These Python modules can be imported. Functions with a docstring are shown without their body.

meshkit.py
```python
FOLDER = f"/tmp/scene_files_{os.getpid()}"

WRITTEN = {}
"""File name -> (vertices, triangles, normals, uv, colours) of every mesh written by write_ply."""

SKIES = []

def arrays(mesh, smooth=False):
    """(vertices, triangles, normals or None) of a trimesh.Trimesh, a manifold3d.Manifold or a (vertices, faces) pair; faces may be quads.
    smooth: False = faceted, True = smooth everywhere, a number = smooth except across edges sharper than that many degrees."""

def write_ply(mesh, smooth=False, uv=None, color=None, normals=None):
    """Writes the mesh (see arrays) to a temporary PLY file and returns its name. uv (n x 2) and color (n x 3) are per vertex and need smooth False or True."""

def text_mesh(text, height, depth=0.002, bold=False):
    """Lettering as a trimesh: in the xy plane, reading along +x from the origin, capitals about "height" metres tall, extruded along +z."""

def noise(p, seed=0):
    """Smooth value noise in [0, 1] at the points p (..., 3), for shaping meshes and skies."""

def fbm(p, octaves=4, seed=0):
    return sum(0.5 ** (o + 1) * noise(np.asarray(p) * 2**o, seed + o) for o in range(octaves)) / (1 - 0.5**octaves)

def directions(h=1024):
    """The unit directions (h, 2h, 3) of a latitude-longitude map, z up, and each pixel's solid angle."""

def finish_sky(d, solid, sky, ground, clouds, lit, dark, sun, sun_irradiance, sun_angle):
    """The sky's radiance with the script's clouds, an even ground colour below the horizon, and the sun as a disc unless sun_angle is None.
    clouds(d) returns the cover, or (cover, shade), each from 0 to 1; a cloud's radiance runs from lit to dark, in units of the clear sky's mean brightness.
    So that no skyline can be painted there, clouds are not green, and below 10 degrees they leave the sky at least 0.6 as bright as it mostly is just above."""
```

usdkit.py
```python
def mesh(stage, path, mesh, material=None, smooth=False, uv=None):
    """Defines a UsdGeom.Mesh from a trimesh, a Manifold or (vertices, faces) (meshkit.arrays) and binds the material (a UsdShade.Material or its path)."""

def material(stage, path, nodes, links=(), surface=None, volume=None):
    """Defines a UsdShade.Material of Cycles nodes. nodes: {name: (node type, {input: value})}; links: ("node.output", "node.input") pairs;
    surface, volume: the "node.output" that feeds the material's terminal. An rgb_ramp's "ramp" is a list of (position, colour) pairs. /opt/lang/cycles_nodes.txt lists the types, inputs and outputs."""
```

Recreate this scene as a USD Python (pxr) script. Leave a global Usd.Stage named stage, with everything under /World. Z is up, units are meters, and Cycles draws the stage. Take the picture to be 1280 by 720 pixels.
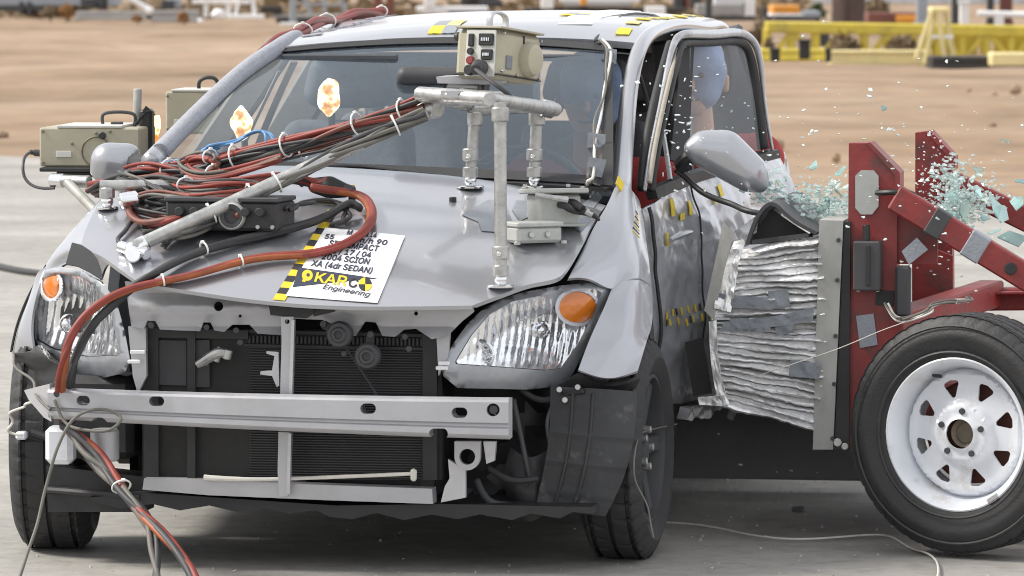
import math, random
import numpy as np, trimesh, manifold3d as m3
import shapely.geometry as sg
from scipy.spatial import Delaunay
from scipy.interpolate import CubicSpline, PchipInterpolator
from pxr import Usd, UsdGeom, UsdLux, UsdShade, Gf, Sdf
import usdkit, meshkit

random.seed(7); rng = np.random.default_rng(7)
stage = Usd.Stage.CreateInMemory()
UsdGeom.SetStageUpAxis(stage, 'Z'); UsdGeom.SetStageMetersPerUnit(stage, 1.0)
UsdGeom.Xform.Define(stage, '/World'); UsdGeom.Scope.Define(stage, '/World/Looks')
mesh_kit_material = usdkit.material

# ------------------------------------------------------------------ camera, sky, sun, exposure
FOCAL_PX, CAM_H, PITCH = 6500.0, 1.6, math.atan(410 / 6500)
cam = UsdGeom.Camera.Define(stage, '/World/view_camera')
cam.CreateHorizontalApertureAttr(36.0); cam.CreateVerticalApertureAttr(20.25)
cam.CreateFocalLengthAttr(36.0 * FOCAL_PX / 1280)
cam.CreateFStopAttr(11.0); cam.CreateFocusDistanceAttr(13.9)
cam.CreateClippingRangeAttr(Gf.Vec2f(0.1, 5000))
cam.AddTranslateOp().Set(Gf.Vec3d(0, 0, CAM_H)); cam.AddRotateXOp().Set(90 - math.degrees(PITCH))
cam.CreateExposureAttr(0.76)
SUN_DIR = np.array([-0.70, 0.02, 0.71]); SUN_DIR /= np.linalg.norm(SUN_DIR)
usdkit.material(stage, '/World/Looks/sky', {
    's': ('sky_texture', {'sky_type': 'single_scattering', 'sun_disc': False, 'sun_elevation': math.asin(SUN_DIR[2]), 'sun_rotation': math.atan2(SUN_DIR[0], SUN_DIR[1]), 'aerosol_density': 3.0}),
    'tc': ('texture_coordinate', {}), 'mp': ('mapping', {'scale': (2.0, 2.0, 5.0)}),
    'n': ('noise_texture', {'scale': 1.6, 'detail': 5.0, 'roughness': 0.6}),
    'r': ('rgb_ramp', {'ramp': [(0.25, (.55,) * 3), (0.7, (1,) * 3)]}),
    'm': ('mix', {'color2': (11.5, 11.6, 12.0)}), 'b': ('background_shader', {'strength': 0.065})},
    [('tc.generated', 'mp.vector'), ('mp.vector', 'n.vector'), ('n.fac', 'r.fac'), ('r.color', 'm.fac'), ('s.color', 'm.color1'), ('m.color', 'b.color')], surface='b.background')
dome = UsdLux.DomeLight.Define(stage, '/World/sky')
UsdShade.MaterialBindingAPI.Apply(dome.GetPrim()).Bind(UsdShade.Material.Get(stage, '/World/Looks/sky'))
dome.GetPrim().SetCustomDataByKey('kind', 'structure')
dome.GetPrim().SetCustomDataByKey('label', 'bright overcast sky above the test pad')
sun = UsdLux.DistantLight.Define(stage, '/World/sun')
sun.CreateIntensityAttr(0.70); sun.CreateAngleAttr(16.0); sun.CreateNormalizeAttr(True); sun.CreateColorAttr(Gf.Vec3f(1.0, 0.95, 0.87))
_z = SUN_DIR; _x = np.cross([0, 0, 1], _z); _x /= np.linalg.norm(_x); _y = np.cross(_z, _x)
sun.AddTransformOp().Set(Gf.Matrix4d(*_x, 0, *_y, 0, *_z, 0, 0, 0, 0, 1))

# ------------------------------------------------------------------ frames: the car's (forward, left, up) and rays of the survey picture
O = np.array([0, 0, CAM_H]); FWD = np.array([0, math.cos(PITCH), -math.sin(PITCH)]); UP = np.array([0, math.sin(PITCH), math.cos(PITCH)])
YAW = math.radians(9); C = np.array([-0.45, 14, 0])
F = np.array([-math.sin(YAW), -math.cos(YAW), 0]); L = np.array([math.cos(YAW), -math.sin(YAW), 0]); Z = np.array([0, 0, 1.0])
CAR = np.stack([F, L, Z])                       # rows
def W(p): return C + np.asarray(p, float) @ CAR          # car coordinates -> world
def to_car(p): return (np.asarray(p, float) - C) @ CAR.T
def ray(px, py): return FWD + (px - 640) / FOCAL_PX * np.array([1., 0, 0]) - (py - 360) / FOCAL_PX * UP
def Q(px, py, f):                                # surveyed point on the car's cross plane f (world)
    d = ray(px, py); return O + d * ((f - (O - C) @ F) / (d @ F))
def B(px, py, Y):                                # surveyed point at world distance Y
    d = ray(px, py); return O + d * (Y / d[1])
def G(px, py, z=0.0):                            # surveyed point at height z
    d = ray(px, py); return O + d * ((z - CAM_H) / d[2])
def hood_z(f, l):
    s = (0.60 - f) / 0.92
    s = np.clip(s, -0.1, 1.3)
    return 0.737 + 0.284 * (1.45 * s - 0.45 * s * s) - 0.055 * (l - 0.02) - 0.05 * np.abs(l / 0.66) ** 2.6 * 0.6 - 0.040 * np.exp(-np.clip(s + .02, 0, 1) / 0.055)
def H(px, py, lift=0.0):                         # surveyed point on the hood, lifted
    d = ray(px, py); a, b = 12.6, 15.6
    def g(t):
        c = to_car(O + d * t); return c[2] - hood_z(c[0], c[1]) - lift
    for _ in range(50):
        m = (a + b) / 2
        if g(m) > 0: a = m
        else: b = m
    return O + d * a

# ------------------------------------------------------------------ prims
USED = {}
def numbered(parent, name):
    k = (parent, name); n = USED.get(k, -1) + 1; USED[k] = n
    return f'{parent}/{name}' if n == 0 else f'{parent}/{name}_{n:03d}'
class Node:
    def __init__(s, path, loc): s.path, s.loc = path, np.asarray(loc, float)
def tag(path, label=None, cat=None, group=None, kind=None):
    p = stage.GetPrimAtPath(path)
    for k, v in (('label', label), ('category', cat), ('group', group), ('kind', kind)):
        if v: p.SetCustomDataByKey(k, v)
def thing(name, label, cat, loc, group=None, kind=None):
    path = numbered('/World', name); x = UsdGeom.Xform.Define(stage, path); x.AddTranslateOp().Set(Gf.Vec3d(*map(float, loc)))
    tag(path, label, cat, group, kind); return Node(path, loc)
def arr(m):
    v, f, _ = meshkit.arrays(m); return v, f
def obj(name, mesh, material, parent=None, smooth=35, label=None, cat=None, group=None, kind=None):
    if isinstance(mesh, list): mesh = join(mesh)
    v, f = arr(mesh)
    if parent is None:
        path = numbered('/World', name); loc = np.array([*(v[:, :2].min(0) + v[:, :2].max(0)) / 2, v[:, 2].min()])
    else:
        path = numbered(parent.path, name); loc = parent.loc
    m = usdkit.mesh(stage, path, trimesh.Trimesh(v - loc, f, process=False), M[material], smooth)
    if parent is None: m.AddTranslateOp().Set(Gf.Vec3d(*map(float, loc)))
    tag(path, label, cat, group, kind); return Node(path, loc)
def join(ms):
    vs, fs, n = [], [], 0
    for m in ms:
        v, f = arr(m); vs.append(v); fs.append(f + n); n += len(v)
    return trimesh.Trimesh(np.vstack(vs), np.vstack(fs), process=False)

# ------------------------------------------------------------------ shapes
def spline(pts, n, closed=False):
    p = np.asarray(pts, float)
    if len(p) == 2: return p[0] + (p[1] - p[0]) * np.linspace(0, 1, n)[:, None]
    t = np.concatenate([[0], np.cumsum(np.maximum(np.linalg.norm(np.diff(p, axis=0), axis=1), 1e-6) ** 0.7)])
    return CubicSpline(t, p, bc_type='natural')(np.linspace(0, t[-1], n))
def tube(pts, r, sides=8, n=None, straight=False, flat=1.0):
    p = np.asarray(pts, float)
    if not straight: p = spline(p, n or max(6, 6 * len(p)))
    r = np.broadcast_to(np.asarray(r, float), (len(p),)) if np.ndim(r) == 0 or len(r) == len(p) else np.interp(np.linspace(0, 1, len(p)), np.linspace(0, 1, len(r)), r)
    t = np.gradient(p, axis=0); t /= np.linalg.norm(t, axis=1, keepdims=True) + 1e-12
    a = np.cross(t[0], [0, 0, 1.0]); a = a if np.linalg.norm(a) > 1e-3 else np.array([1., 0, 0]); rings = []
    for i in range(len(p)):
        a = a - (a @ t[i]) * t[i]; a /= np.linalg.norm(a) + 1e-12; b = np.cross(t[i], a)
        an = np.arange(sides) * 2 * np.pi / sides
        rings.append(p[i] + r[i] * (np.cos(an)[:, None] * a + flat * np.sin(an)[:, None] * b))
    v = np.vstack(rings + [p[:1], p[-1:]]); f = []
    n_ = len(p)
    for i in range(n_ - 1):
        for j in range(sides):
            q = [i * sides + j, i * sides + (j + 1) % sides, (i + 1) * sides + (j + 1) % sides, (i + 1) * sides + j]
            f += [[q[0], q[1], q[2]], [q[0], q[2], q[3]]]
    for j in range(sides):
        f.append([n_ * sides, (j + 1) % sides, j]); f.append([n_ * sides + 1, (n_ - 1) * sides + j, (n_ - 1) * sides + (j + 1) % sides])
    return trimesh.Trimesh(v, f, process=False)
def grid(P):
    """P (n, m, 3) -> mesh"""
    n, m = P.shape[:2]; i, j = np.meshgrid(np.arange(n - 1), np.arange(m - 1), indexing='ij'); k = i * m + j
    f = np.concatenate([np.stack([k, k + 1, k + m + 1], -1).reshape(-1, 3), np.stack([k, k + m + 1, k + m], -1).reshape(-1, 3)])
    return trimesh.Trimesh(P.reshape(-1, 3), f, process=False)
def surf(rows, nu, nv):
    """rows of control points (each row any count) -> dense (nu, nv, 3) grid by splines"""
    R = [spline(r, nv) for r in rows]; R = np.stack(R)
    if len(R) == 1: return R
    return np.stack([spline(R[:, j], nu) for j in range(nv)], 1)
def normals(P):
    du = np.gradient(P, axis=0); dv = np.gradient(P, axis=1); n = np.cross(du, dv)
    return n / (np.linalg.norm(n, axis=-1, keepdims=True) + 1e-12)
def slab(P, t):
    """grid with thickness t along minus its normal (closed rim)"""
    q = P - normals(P) * t; n, m = P.shape[:2]
    a, b = grid(P), grid(q); b.faces = b.faces[:, ::-1]
    idx = np.concatenate([np.arange(m), np.arange(1, n) * m + m - 1, (n - 1) * m + np.arange(m - 2, -1, -1), np.arange(n - 2, 0, -1) * m])
    K = n * m; f = []
    for x, y in zip(idx, np.roll(idx, -1)): f += [[x, x + K, y + K], [x, y + K, y]]
    return trimesh.Trimesh(np.vstack([a.vertices, b.vertices]), np.vstack([a.faces, b.faces + K, np.array(f)]), process=False)
def fillpoly(poly, step):
    """fine triangulation of a shapely polygon: (points2d, faces)"""
    pts = []
    for ringx in [poly.exterior, *poly.interiors]:
        k = max(4, int(ringx.length / step)); pts += [ringx.interpolate(i / k, normalized=True).coords[0] for i in range(k)]
        pts += list(ringx.coords)[:-1]
    x0, y0, x1, y1 = poly.bounds; inner = poly.buffer(-step * 0.4)
    xs, ys = np.meshgrid(np.arange(x0, x1, step), np.arange(y0, y1, step))
    for x, y in zip(xs.ravel(), ys.ravel()):
        if inner.contains(sg.Point(x, y)): pts.append((x, y))
    pts = np.unique(np.round(np.array(pts), 5), axis=0); d = Delaunay(pts).simplices
    cen = pts[d].mean(1); big = poly.buffer(1e-4)
    keep = np.array([big.contains(sg.Point(*c)) for c in cen]); d = d[keep]
    a = pts[d]; cr = (a[:, 1, 0] - a[:, 0, 0]) * (a[:, 2, 1] - a[:, 0, 1]) - (a[:, 1, 1] - a[:, 0, 1]) * (a[:, 2, 0] - a[:, 0, 0])
    d = np.where((cr < 0)[:, None], d[:, ::-1], d); d = d[np.abs(cr) > 1e-9]
    return pts, d
def solid_fill(pts2, faces, front, back):
    """front, back: functions 2d array -> 3d array. closed shell between them"""
    a, b = front(pts2), back(pts2); n = len(pts2)
    e = np.sort(np.vstack([faces[:, [0, 1]], faces[:, [1, 2]], faces[:, [2, 0]]]), 1)
    d = np.vstack([faces[:, [0, 1]], faces[:, [1, 2]], faces[:, [2, 0]]])
    _, inv, cnt = np.unique(e, axis=0, return_inverse=True, return_counts=True); bd = d[cnt[inv.ravel()] == 1]
    f = np.vstack([faces, faces[:, ::-1] + n, np.stack([bd[:, 0], bd[:, 0] + n, bd[:, 1] + n], 1), np.stack([bd[:, 0], bd[:, 1] + n, bd[:, 1]], 1)])
    return trimesh.Trimesh(np.vstack([a, b]), f, process=False)
def fix(m):
    m = trimesh.Trimesh(m.vertices, m.faces, process=True)
    try: trimesh.repair.fix_normals(m)
    except Exception: pass
    return m
def obox(center, axes, size, ch=0.006):
    """chamfered box: axes 3 rows, full sizes"""
    s = np.asarray(size, float) / 2; ch = min(ch, 0.45 * s.min()); pts = []
    for sx in (-1, 1):
        for sy in (-1, 1):
            for sz in (-1, 1):
                k = np.array([sx, sy, sz])
                for ax in range(3):
                    q = s - ch; q = q.copy(); q[ax] = s[ax]; pts.append(k * q)
    h = trimesh.convex.convex_hull(np.array(pts))
    ax = np.asarray(axes, float); v = h.vertices @ ax + center
    f = h.faces if np.linalg.det(ax) > 0 else h.faces[:, ::-1]
    return trimesh.Trimesh(v, f, process=False)
def car_box(f0, f1, l0, l1, z0, z1, ch=0.006):
    return obox(W([(f0 + f1) / 2, (l0 + l1) / 2, (z0 + z1) / 2]), CAR, [abs(f1 - f0), abs(l1 - l0), abs(z1 - z0)], ch)
WORLD = np.eye(3)
def frame_of(d, up=(0, 0, 1)):
    """rows: direction d, side, up"""
    d = np.asarray(d, float); d = d / np.linalg.norm(d); s = np.cross(up, d); s /= np.linalg.norm(s) + 1e-12
    return np.stack([d, s, np.cross(d, s)])
def beam_between(a, b, w, h, ch=0.004, up=(0, 0, 1)):
    a, b = np.asarray(a, float), np.asarray(b, float); fr = frame_of(b - a, up)
    return obox((a + b) / 2, fr, [np.linalg.norm(b - a), w, h], ch)
def cyl(a, b, r, sides=16, ch=0.15):
    a, b = np.asarray(a, float), np.asarray(b, float); d = b - a; k = min(r * ch / np.linalg.norm(d), .3)
    return tube([a, a + d * 1e-4, a + d * k, b - d * k, b - d * 1e-4, b], [r * .82, r * .85, r, r, r * .85, r * .82], sides, straight=True)
def lathe(profile, center, axis, n=64, up=(0, 0, 1)):
    """profile [(radius, along axis)] revolved about axis through center"""
    fr = frame_of(axis, up); p = np.asarray(profile, float); an = np.arange(n) * 2 * np.pi / n
    P = p[:, 1][:, None, None] * fr[0] + p[:, 0][:, None, None] * (np.cos(an)[None, :, None] * fr[1] + np.sin(an)[None, :, None] * fr[2])
    P = np.concatenate([P, P[:, :1]], 1) + center
    return grid(P)
def blob(spheres, edge=0.02, smooth=6, squash=None):
    """smooth hull of spheres (center, radius) as one surface"""
    pts = []
    ic = trimesh.creation.icosphere(2).vertices
    for c, r in spheres: pts.append(ic * r + np.asarray(c))
    return trimesh.convex.convex_hull(np.vstack(pts))
def limbs(bones, refine=0.02, it=8):
    """bones: ((p, r), (q, r)) -> one continuous smoothed surface"""
    s = trimesh.creation.icosphere(2).vertices; out = m3.Manifold()
    for (p, r), (q, t) in bones:
        out = out + m3.Manifold.hull_points(np.vstack([s * r + np.asarray(p), s * t + np.asarray(q)]).astype(np.float64))
    m = out.refine_to_length(refine).to_mesh(); m = trimesh.Trimesh(m.vert_properties[:, :3], m.tri_verts, process=True)
    trimesh.smoothing.filter_taubin(m, iterations=it); return m
def man(m):
    m = fix(m); return m3.Manifold(m3.Mesh(np.asarray(m.vertices, np.float32), np.asarray(m.faces, np.uint32)))
def outward(m, to=None):
    """a single sheet with its front towards the outside (towards a point)"""
    m = trimesh.Trimesh(*arr(m), process=False); c = m.triangles_center; s = np.einsum('ij,ij->i', m.face_normals, (O if to is None else to) - c).sum()
    if s < 0: m.faces = m.faces[:, ::-1]
    return m
def crumple(P, amp, scale, seed=0, axis=None):
    n = normals(P) if axis is None else np.asarray(axis, float)
    k = meshkit.fbm(P * scale, 4, seed) - 0.5
    edge = np.abs(meshkit.fbm(P * scale * 0.7 + 9, 3, seed + 5) - 0.5) * 2
    return P + n * ((k * 1.3 + (0.35 - edge) * 0.7) * amp)[..., None]

# ------------------------------------------------------------------ materials
M = {}
def mat(name, base, rough=0.5, metal=0.0, vary=0.12, scale=8.0, bump=0.0, bscale=60.0, coat=0.0, spec=0.5, stretch=(1, 1, 1), dirt=None, rv=1.0, **kw):
    lo = tuple(max(0, c * (1 - vary)) for c in base); hi = tuple(min(1, c * (1 + vary)) for c in base)
    nodes = {'g': ('texture_coordinate', {}), 'mp': ('mapping', {'scale': stretch}), 'n': ('noise_texture', {'scale': scale, 'detail': 5.0, 'roughness': 0.6}),
             'r': ('rgb_ramp', {'ramp': [(0.3, lo), (0.7, hi)]}), 'rr': ('map_range', {'from_min': 0.3, 'from_max': 0.7, 'to_min': max(rough - 0.07 * rv, 0.02), 'to_max': min(rough + 0.1 * rv, 1)}),
             'p': ('principled_bsdf', {'metallic': metal, 'coat_weight': coat, 'coat_roughness': 0.08, 'specular_ior_level': spec, **kw})}
    links = [('g.object', 'mp.vector'), ('mp.vector', 'n.vector'), ('n.fac', 'r.fac'), ('n.fac', 'rr.value'), ('rr.result', 'p.roughness')]
    if dirt:
        col, amount, dscale = dirt
        nodes.update({'dn': ('noise_texture', {'scale': dscale, 'detail': 6.0, 'roughness': 0.7}), 'dr': ('map_range', {'from_min': 0.62 - amount, 'from_max': 0.78 - amount, 'to_min': 0.0, 'to_max': 0.85, 'clamp': True}), 'dm': ('mix', {'color2': col})})
        links += [('mp.vector', 'dn.vector'), ('dn.fac', 'dr.value'), ('dr.result', 'dm.fac'), ('r.color', 'dm.color1'), ('dm.color', 'p.base_color')]
    else: links.append(('r.color', 'p.base_color'))
    if bump:
        nodes.update({'bn': ('noise_texture', {'scale': bscale, 'detail': 4.0}), 'b': ('bump', {'strength': bump, 'distance': 0.01})})
        links += [('mp.vector', 'bn.vector'), ('bn.fac', 'b.height'), ('b.normal', 'p.normal')]
    M[name] = usdkit.material(stage, '/World/Looks/' + name, nodes, links, surface='p.BSDF'); return M[name]
def pane(name, tint, gloss_rough=0.02, ior=1.5, gloss=(1, 1, 1), dusty=0.0, dust=(.6, .63, .66)):
    nodes = {'t': ('transparent_bsdf', {'color': tint}), 'g': ('glossy_bsdf', {'color': gloss, 'roughness': gloss_rough}), 'f': ('fresnel', {'IOR': ior}), 'm': ('mix_closure', {})}
    links = [('f.fac', 'm.fac'), ('t.BSDF', 'm.closure1'), ('g.BSDF', 'm.closure2')]; out = 'm.closure'
    if dusty:
        nodes.update({'d': ('diffuse_bsdf', {'color': dust}), 'm2': ('mix_closure', {'fac': dusty})})
        links += [('m.closure', 'm2.closure1'), ('d.BSDF', 'm2.closure2')]; out = 'm2.closure'
    M[name] = usdkit.material(stage, '/World/Looks/' + name, nodes, links, surface=out)
mat('silver_paint', (.39, .397, .420), .29, .64, .03, 3, coat=.8, rv=.2, dirt=((.38, .375, .36), -.05, 5))
mat('crushed_paint', (.42, .425, .445), .28, .6, .08, 9, coat=.6, bump=.06, bscale=16, dirt=((.17, .165, .155), .11, 5), rv=.5)
mat('grey_steel', (.50, .50, .51), .38, .75, .08, 12, bump=.05)
mat('white_steel', (.425, .425, .44), .42, .45, .06, 10, bump=.04, dirt=((.38, .37, .35), .05, 9))
mat('galvanised', (.43, .43, .415), .36, .85, .2, 30, bump=.10, bscale=90)
mat('chrome', (.82, .83, .84), .10, 1.0, .04, 20)
mat('reflector_silver', (.95, .95, .96), .13, .93, .02, 20)
mat('foil', (.95, .95, .955), .26, .45, .03, 40, bump=.16, bscale=160)
mat('foil_dull', (.78, .78, .77), .36, .5, .15, 40, bump=.3, bscale=70)
mat('plate_grey', (.36, .36, .34), .6, .2, .15, 10, stretch=(1, 1, .4), bump=.1, dirt=((.25, .24, .21), .1, 8))
mat('black_plastic', (.018, .018, .019), .45, 0, .3, 14, bump=.05)
mat('black_rubber', (.02, .02, .021), .6, 0, .3, 20)
mat('charcoal', (.045, .045, .048), .55, 0, .25, 14)
mat('dark_grey_liner', (.027, .028, .03), .6, 0, .3, 7, bump=.15, dirt=((.13, .12, .11), .06, 9))
mat('condenser', (.022, .022, .021), .5, .3, .3, 30)
mat('interior', (.05, .054, .06), .7, 0, .25, 8)
mat('trim_beige', (.23, .21, .175), .7, 0, .1, 20)
mat('seat_fabric', (.11, .115, .125), .85, 0, .2, 30, bump=.2, bscale=200)
mat('belt', (.33, .30, .25), .8, 0, .1, 40)
mat('tyre', (.022, .022, .023), .6, 0, .35, 10, bump=.15, bscale=120, dirt=((.055, .052, .048), .0, 6))
mat('beige_enamel', (.36, .335, .245), .5, 0, .08, 12, bump=.06, dirt=((.20, .18, .13), .01, 22))
mat('panel_white', (.52, .52, .48), .5, 0, .06, 20)
mat('grey_box', (.37, .38, .36), .55, .1, .08, 18, bump=.08, dirt=((.25, .25, .23), .02, 20))
mat('duct_tape', (.27, .29, .32), .5, .15, .1, 30, bump=.2, bscale=120)
mat('cloth_tape', (.30, .31, .345), .75, 0, .12, 60, bump=.35, bscale=220)
mat('dark_tape', (.17, .185, .205), .38, .25, .2, 30, bump=.25, bscale=60)
mat('red_paint', (.215, .028, .026), .48, 0, .28, 6, bump=.12, dirt=((.085, .04, .034), .11, 11))
mat('white_enamel', (.66, .68, .72), .35, 0, .05, 6, coat=.2, dirt=((.46, .43, .39), .07, 9))
mat('bronze', (.18, .15, .11), .5, .5, .3, 20)
mat('red_cable', (.21, .034, .024), .55, 0, .25, 20)
mat('orange_cable', (.27, .07, .02), .5, 0, .3, 18)
mat('brown_cable', (.15, .05, .035), .55, 0, .3, 20)
mat('grey_cable', (.125, .12, .105), .6, 0, .2, 20)
mat('black_cable', (.025, .025, .026), .5, 0, .3, 20)
mat('blue_cable', (.10, .24, .45), .5, 0, .15, 20)
mat('white_cable', (.60, .58, .53), .6, 0, .1, 20)
mat('zip_tie', (.72, .72, .69), .5, 0, .05, 20)
mat('paper', (.80, .80, .80), .7, 0, .02, 8)
mat('ink', (.03, .035, .06), .6, 0, .1, 20)
mat('yellow_tape', (.68, .50, .025), .5, 0, .08, 20)
mat('pale_yellow_tape', (.62, .55, .22), .5, 0, .1, 20)
mat('black_tape', (.02, .02, .022), .5, 0, .1, 20)
mat('amber', (.70, .20, .02), .15, 0, .1, 15, coat=.8)
mat('dummy_skin', (.42, .24, .15), .6, 0, .1, 10)
mat('blue_chalk', (.17, .23, .36), .8, 0, .25, 14)
mat('red_shirt', (.33, .035, .03), .85, 0, .2, 10, bump=.2, bscale=90)
mat('yellow_steel', (.55, .44, .06), .55, 0, .15, 4, dirt=((.30, .24, .08), .06, 3))
mat('pale_yellow_steel', (.70, .60, .30), .55, 0, .1, 4)
mat('weathered_concrete', (.30, .295, .285), .85, 0, .15, 2, bump=.1)
mat('dark_timber', (.03, .028, .026), .8, 0, .3, 3)
mat('white_paint', (.72, .72, .72), .5, 0, .06, 2)
mat('pale_cladding', (.55, .56, .58), .6, 0, .05, .3)
mat('rust_steel', (.15, .055, .04), .7, 0, .25, 3)
mat('blue_grey_steel', (.28, .31, .34), .5, .2, .1, 3)
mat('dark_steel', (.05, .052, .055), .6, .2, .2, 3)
mat('orange_paint', (.62, .26, .03), .5, 0, .1, 2)
mat('bark', (.075, .05, .042), .9, 0, .35, 4, bump=.4, bscale=14, stretch=(1, 1, .25))
mat('dry_brush', (.20, .145, .085), .9, 0, .35, 6)
mat('rust_brush', (.30, .16, .06), .9, 0, .3, 6)
mat('green_leaf', (.065, .085, .035), .8, 0, .35, 6)
pane('windshield_glass', (.76, .81, .85), .015, 1.6, (.82, .92, 1.0), dusty=.035, dust=(.42, .50, .58))
pane('side_glass', (.88, .91, .91), .02, 1.12, dusty=.12, dust=(.5, .52, .54))
pane('clear_lens', (.96, .97, .98), .03, 1.18)
mat('fragment_glass', (.60, .68, .66), .25, 0, .08, 40)
pane('sheet_glass', (.72, .86, .84), .06, 1.5, (.92, 1, 1), dusty=.16, dust=(.66, .80, .78))
pane('shard_glass', (.86, .92, .91), .10, 1.45, (.9, 1, .98), dusty=.36, dust=(.70, .78, .76))
M['lamp_glow'] = usdkit.material(stage, '/World/Looks/lamp_glow', {
    'g': ('texture_coordinate', {}), 'n': ('noise_texture', {'scale': 30.0, 'detail': 3.0}), 'r': ('rgb_ramp', {'ramp': [(.34, (.30, .10, .015)), (.44, (.45, .22, .06)), (.52, (.8, .62, .34)), (.62, (1, .95, .8))]}),
    'e': ('emission', {'strength': 2.0})}, [('g.object', 'n.vector'), ('n.fac', 'r.fac'), ('r.color', 'e.color')], surface='e.emission')

# ================================================================== SETTING
def ground_mat(name, a, b, c, rough, sc, stretch, bump, bscale, streak=None):
    nodes = {'g': ('geometry', {}), 'mp': ('mapping', {'scale': stretch}), 'n': ('noise_texture', {'scale': sc, 'detail': 8.0, 'roughness': .62, 'distortion': .15}),
             'r': ('rgb_ramp', {'ramp': [(.30, a), (.5, b), (.70, c)]}), 'n2': ('noise_texture', {'scale': bscale * .35, 'detail': 9.0, 'roughness': .7}),
             'r2': ('rgb_ramp', {'ramp': [(.28, (.70,) * 3), (.5, (.98,) * 3), (.72, (1.14,) * 3)]}), 'mm': ('mix', {'mix_type': 'multiply', 'fac': 1.0}),
             'b': ('bump', {'strength': bump, 'distance': .02}), 'p': ('principled_bsdf', {'roughness': rough, 'specular_ior_level': .25})}
    links = [('g.position', 'mp.vector'), ('mp.vector', 'n.vector'), ('n.fac', 'r.fac'), ('g.position', 'n2.vector'), ('n2.fac', 'r2.fac'), ('r.color', 'mm.color1'), ('r2.color', 'mm.color2'),
             ('n2.fac', 'b.height'), ('b.normal', 'p.normal'), ('mm.color', 'p.base_color')]
    if streak:
        links.remove(('mm.color', 'p.base_color'))
        nodes.update({'sp': ('mapping', {'rotation': (0, 0, streak[0]), 'scale': streak[1]}), 'sn': ('noise_texture', {'scale': 1.0, 'detail': 5.0}), 'sr': ('rgb_ramp', {'ramp': [(.40, (.87,) * 3), (.60, (1,) * 3)]}), 'sm': ('mix', {'mix_type': 'multiply', 'fac': 1.0})})
        links += [('g.position', 'sp.vector'), ('sp.vector', 'sn.vector'), ('sn.fac', 'sr.fac'), ('mm.color', 'sm.color1'), ('sr.color', 'sm.color2'), ('sm.color', 'p.base_color')]
    M[name] = usdkit.material(stage, '/World/Looks/' + name, nodes, links, surface='p.BSDF')
ground_mat('concrete', (.27, .26, .238), (.33, .318, .293), (.385, .372, .345), .8, .7, (1, 1, 1), .25, 30, streak=(.35, (.16, .9, 1)))
ground_mat('dirt', (.205, .140, .088), (.29, .205, .136), (.375, .285, .205), .95, .33, (.45, .8, 1), .6, 4, streak=(.22, (.05, .14, 1)))

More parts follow.
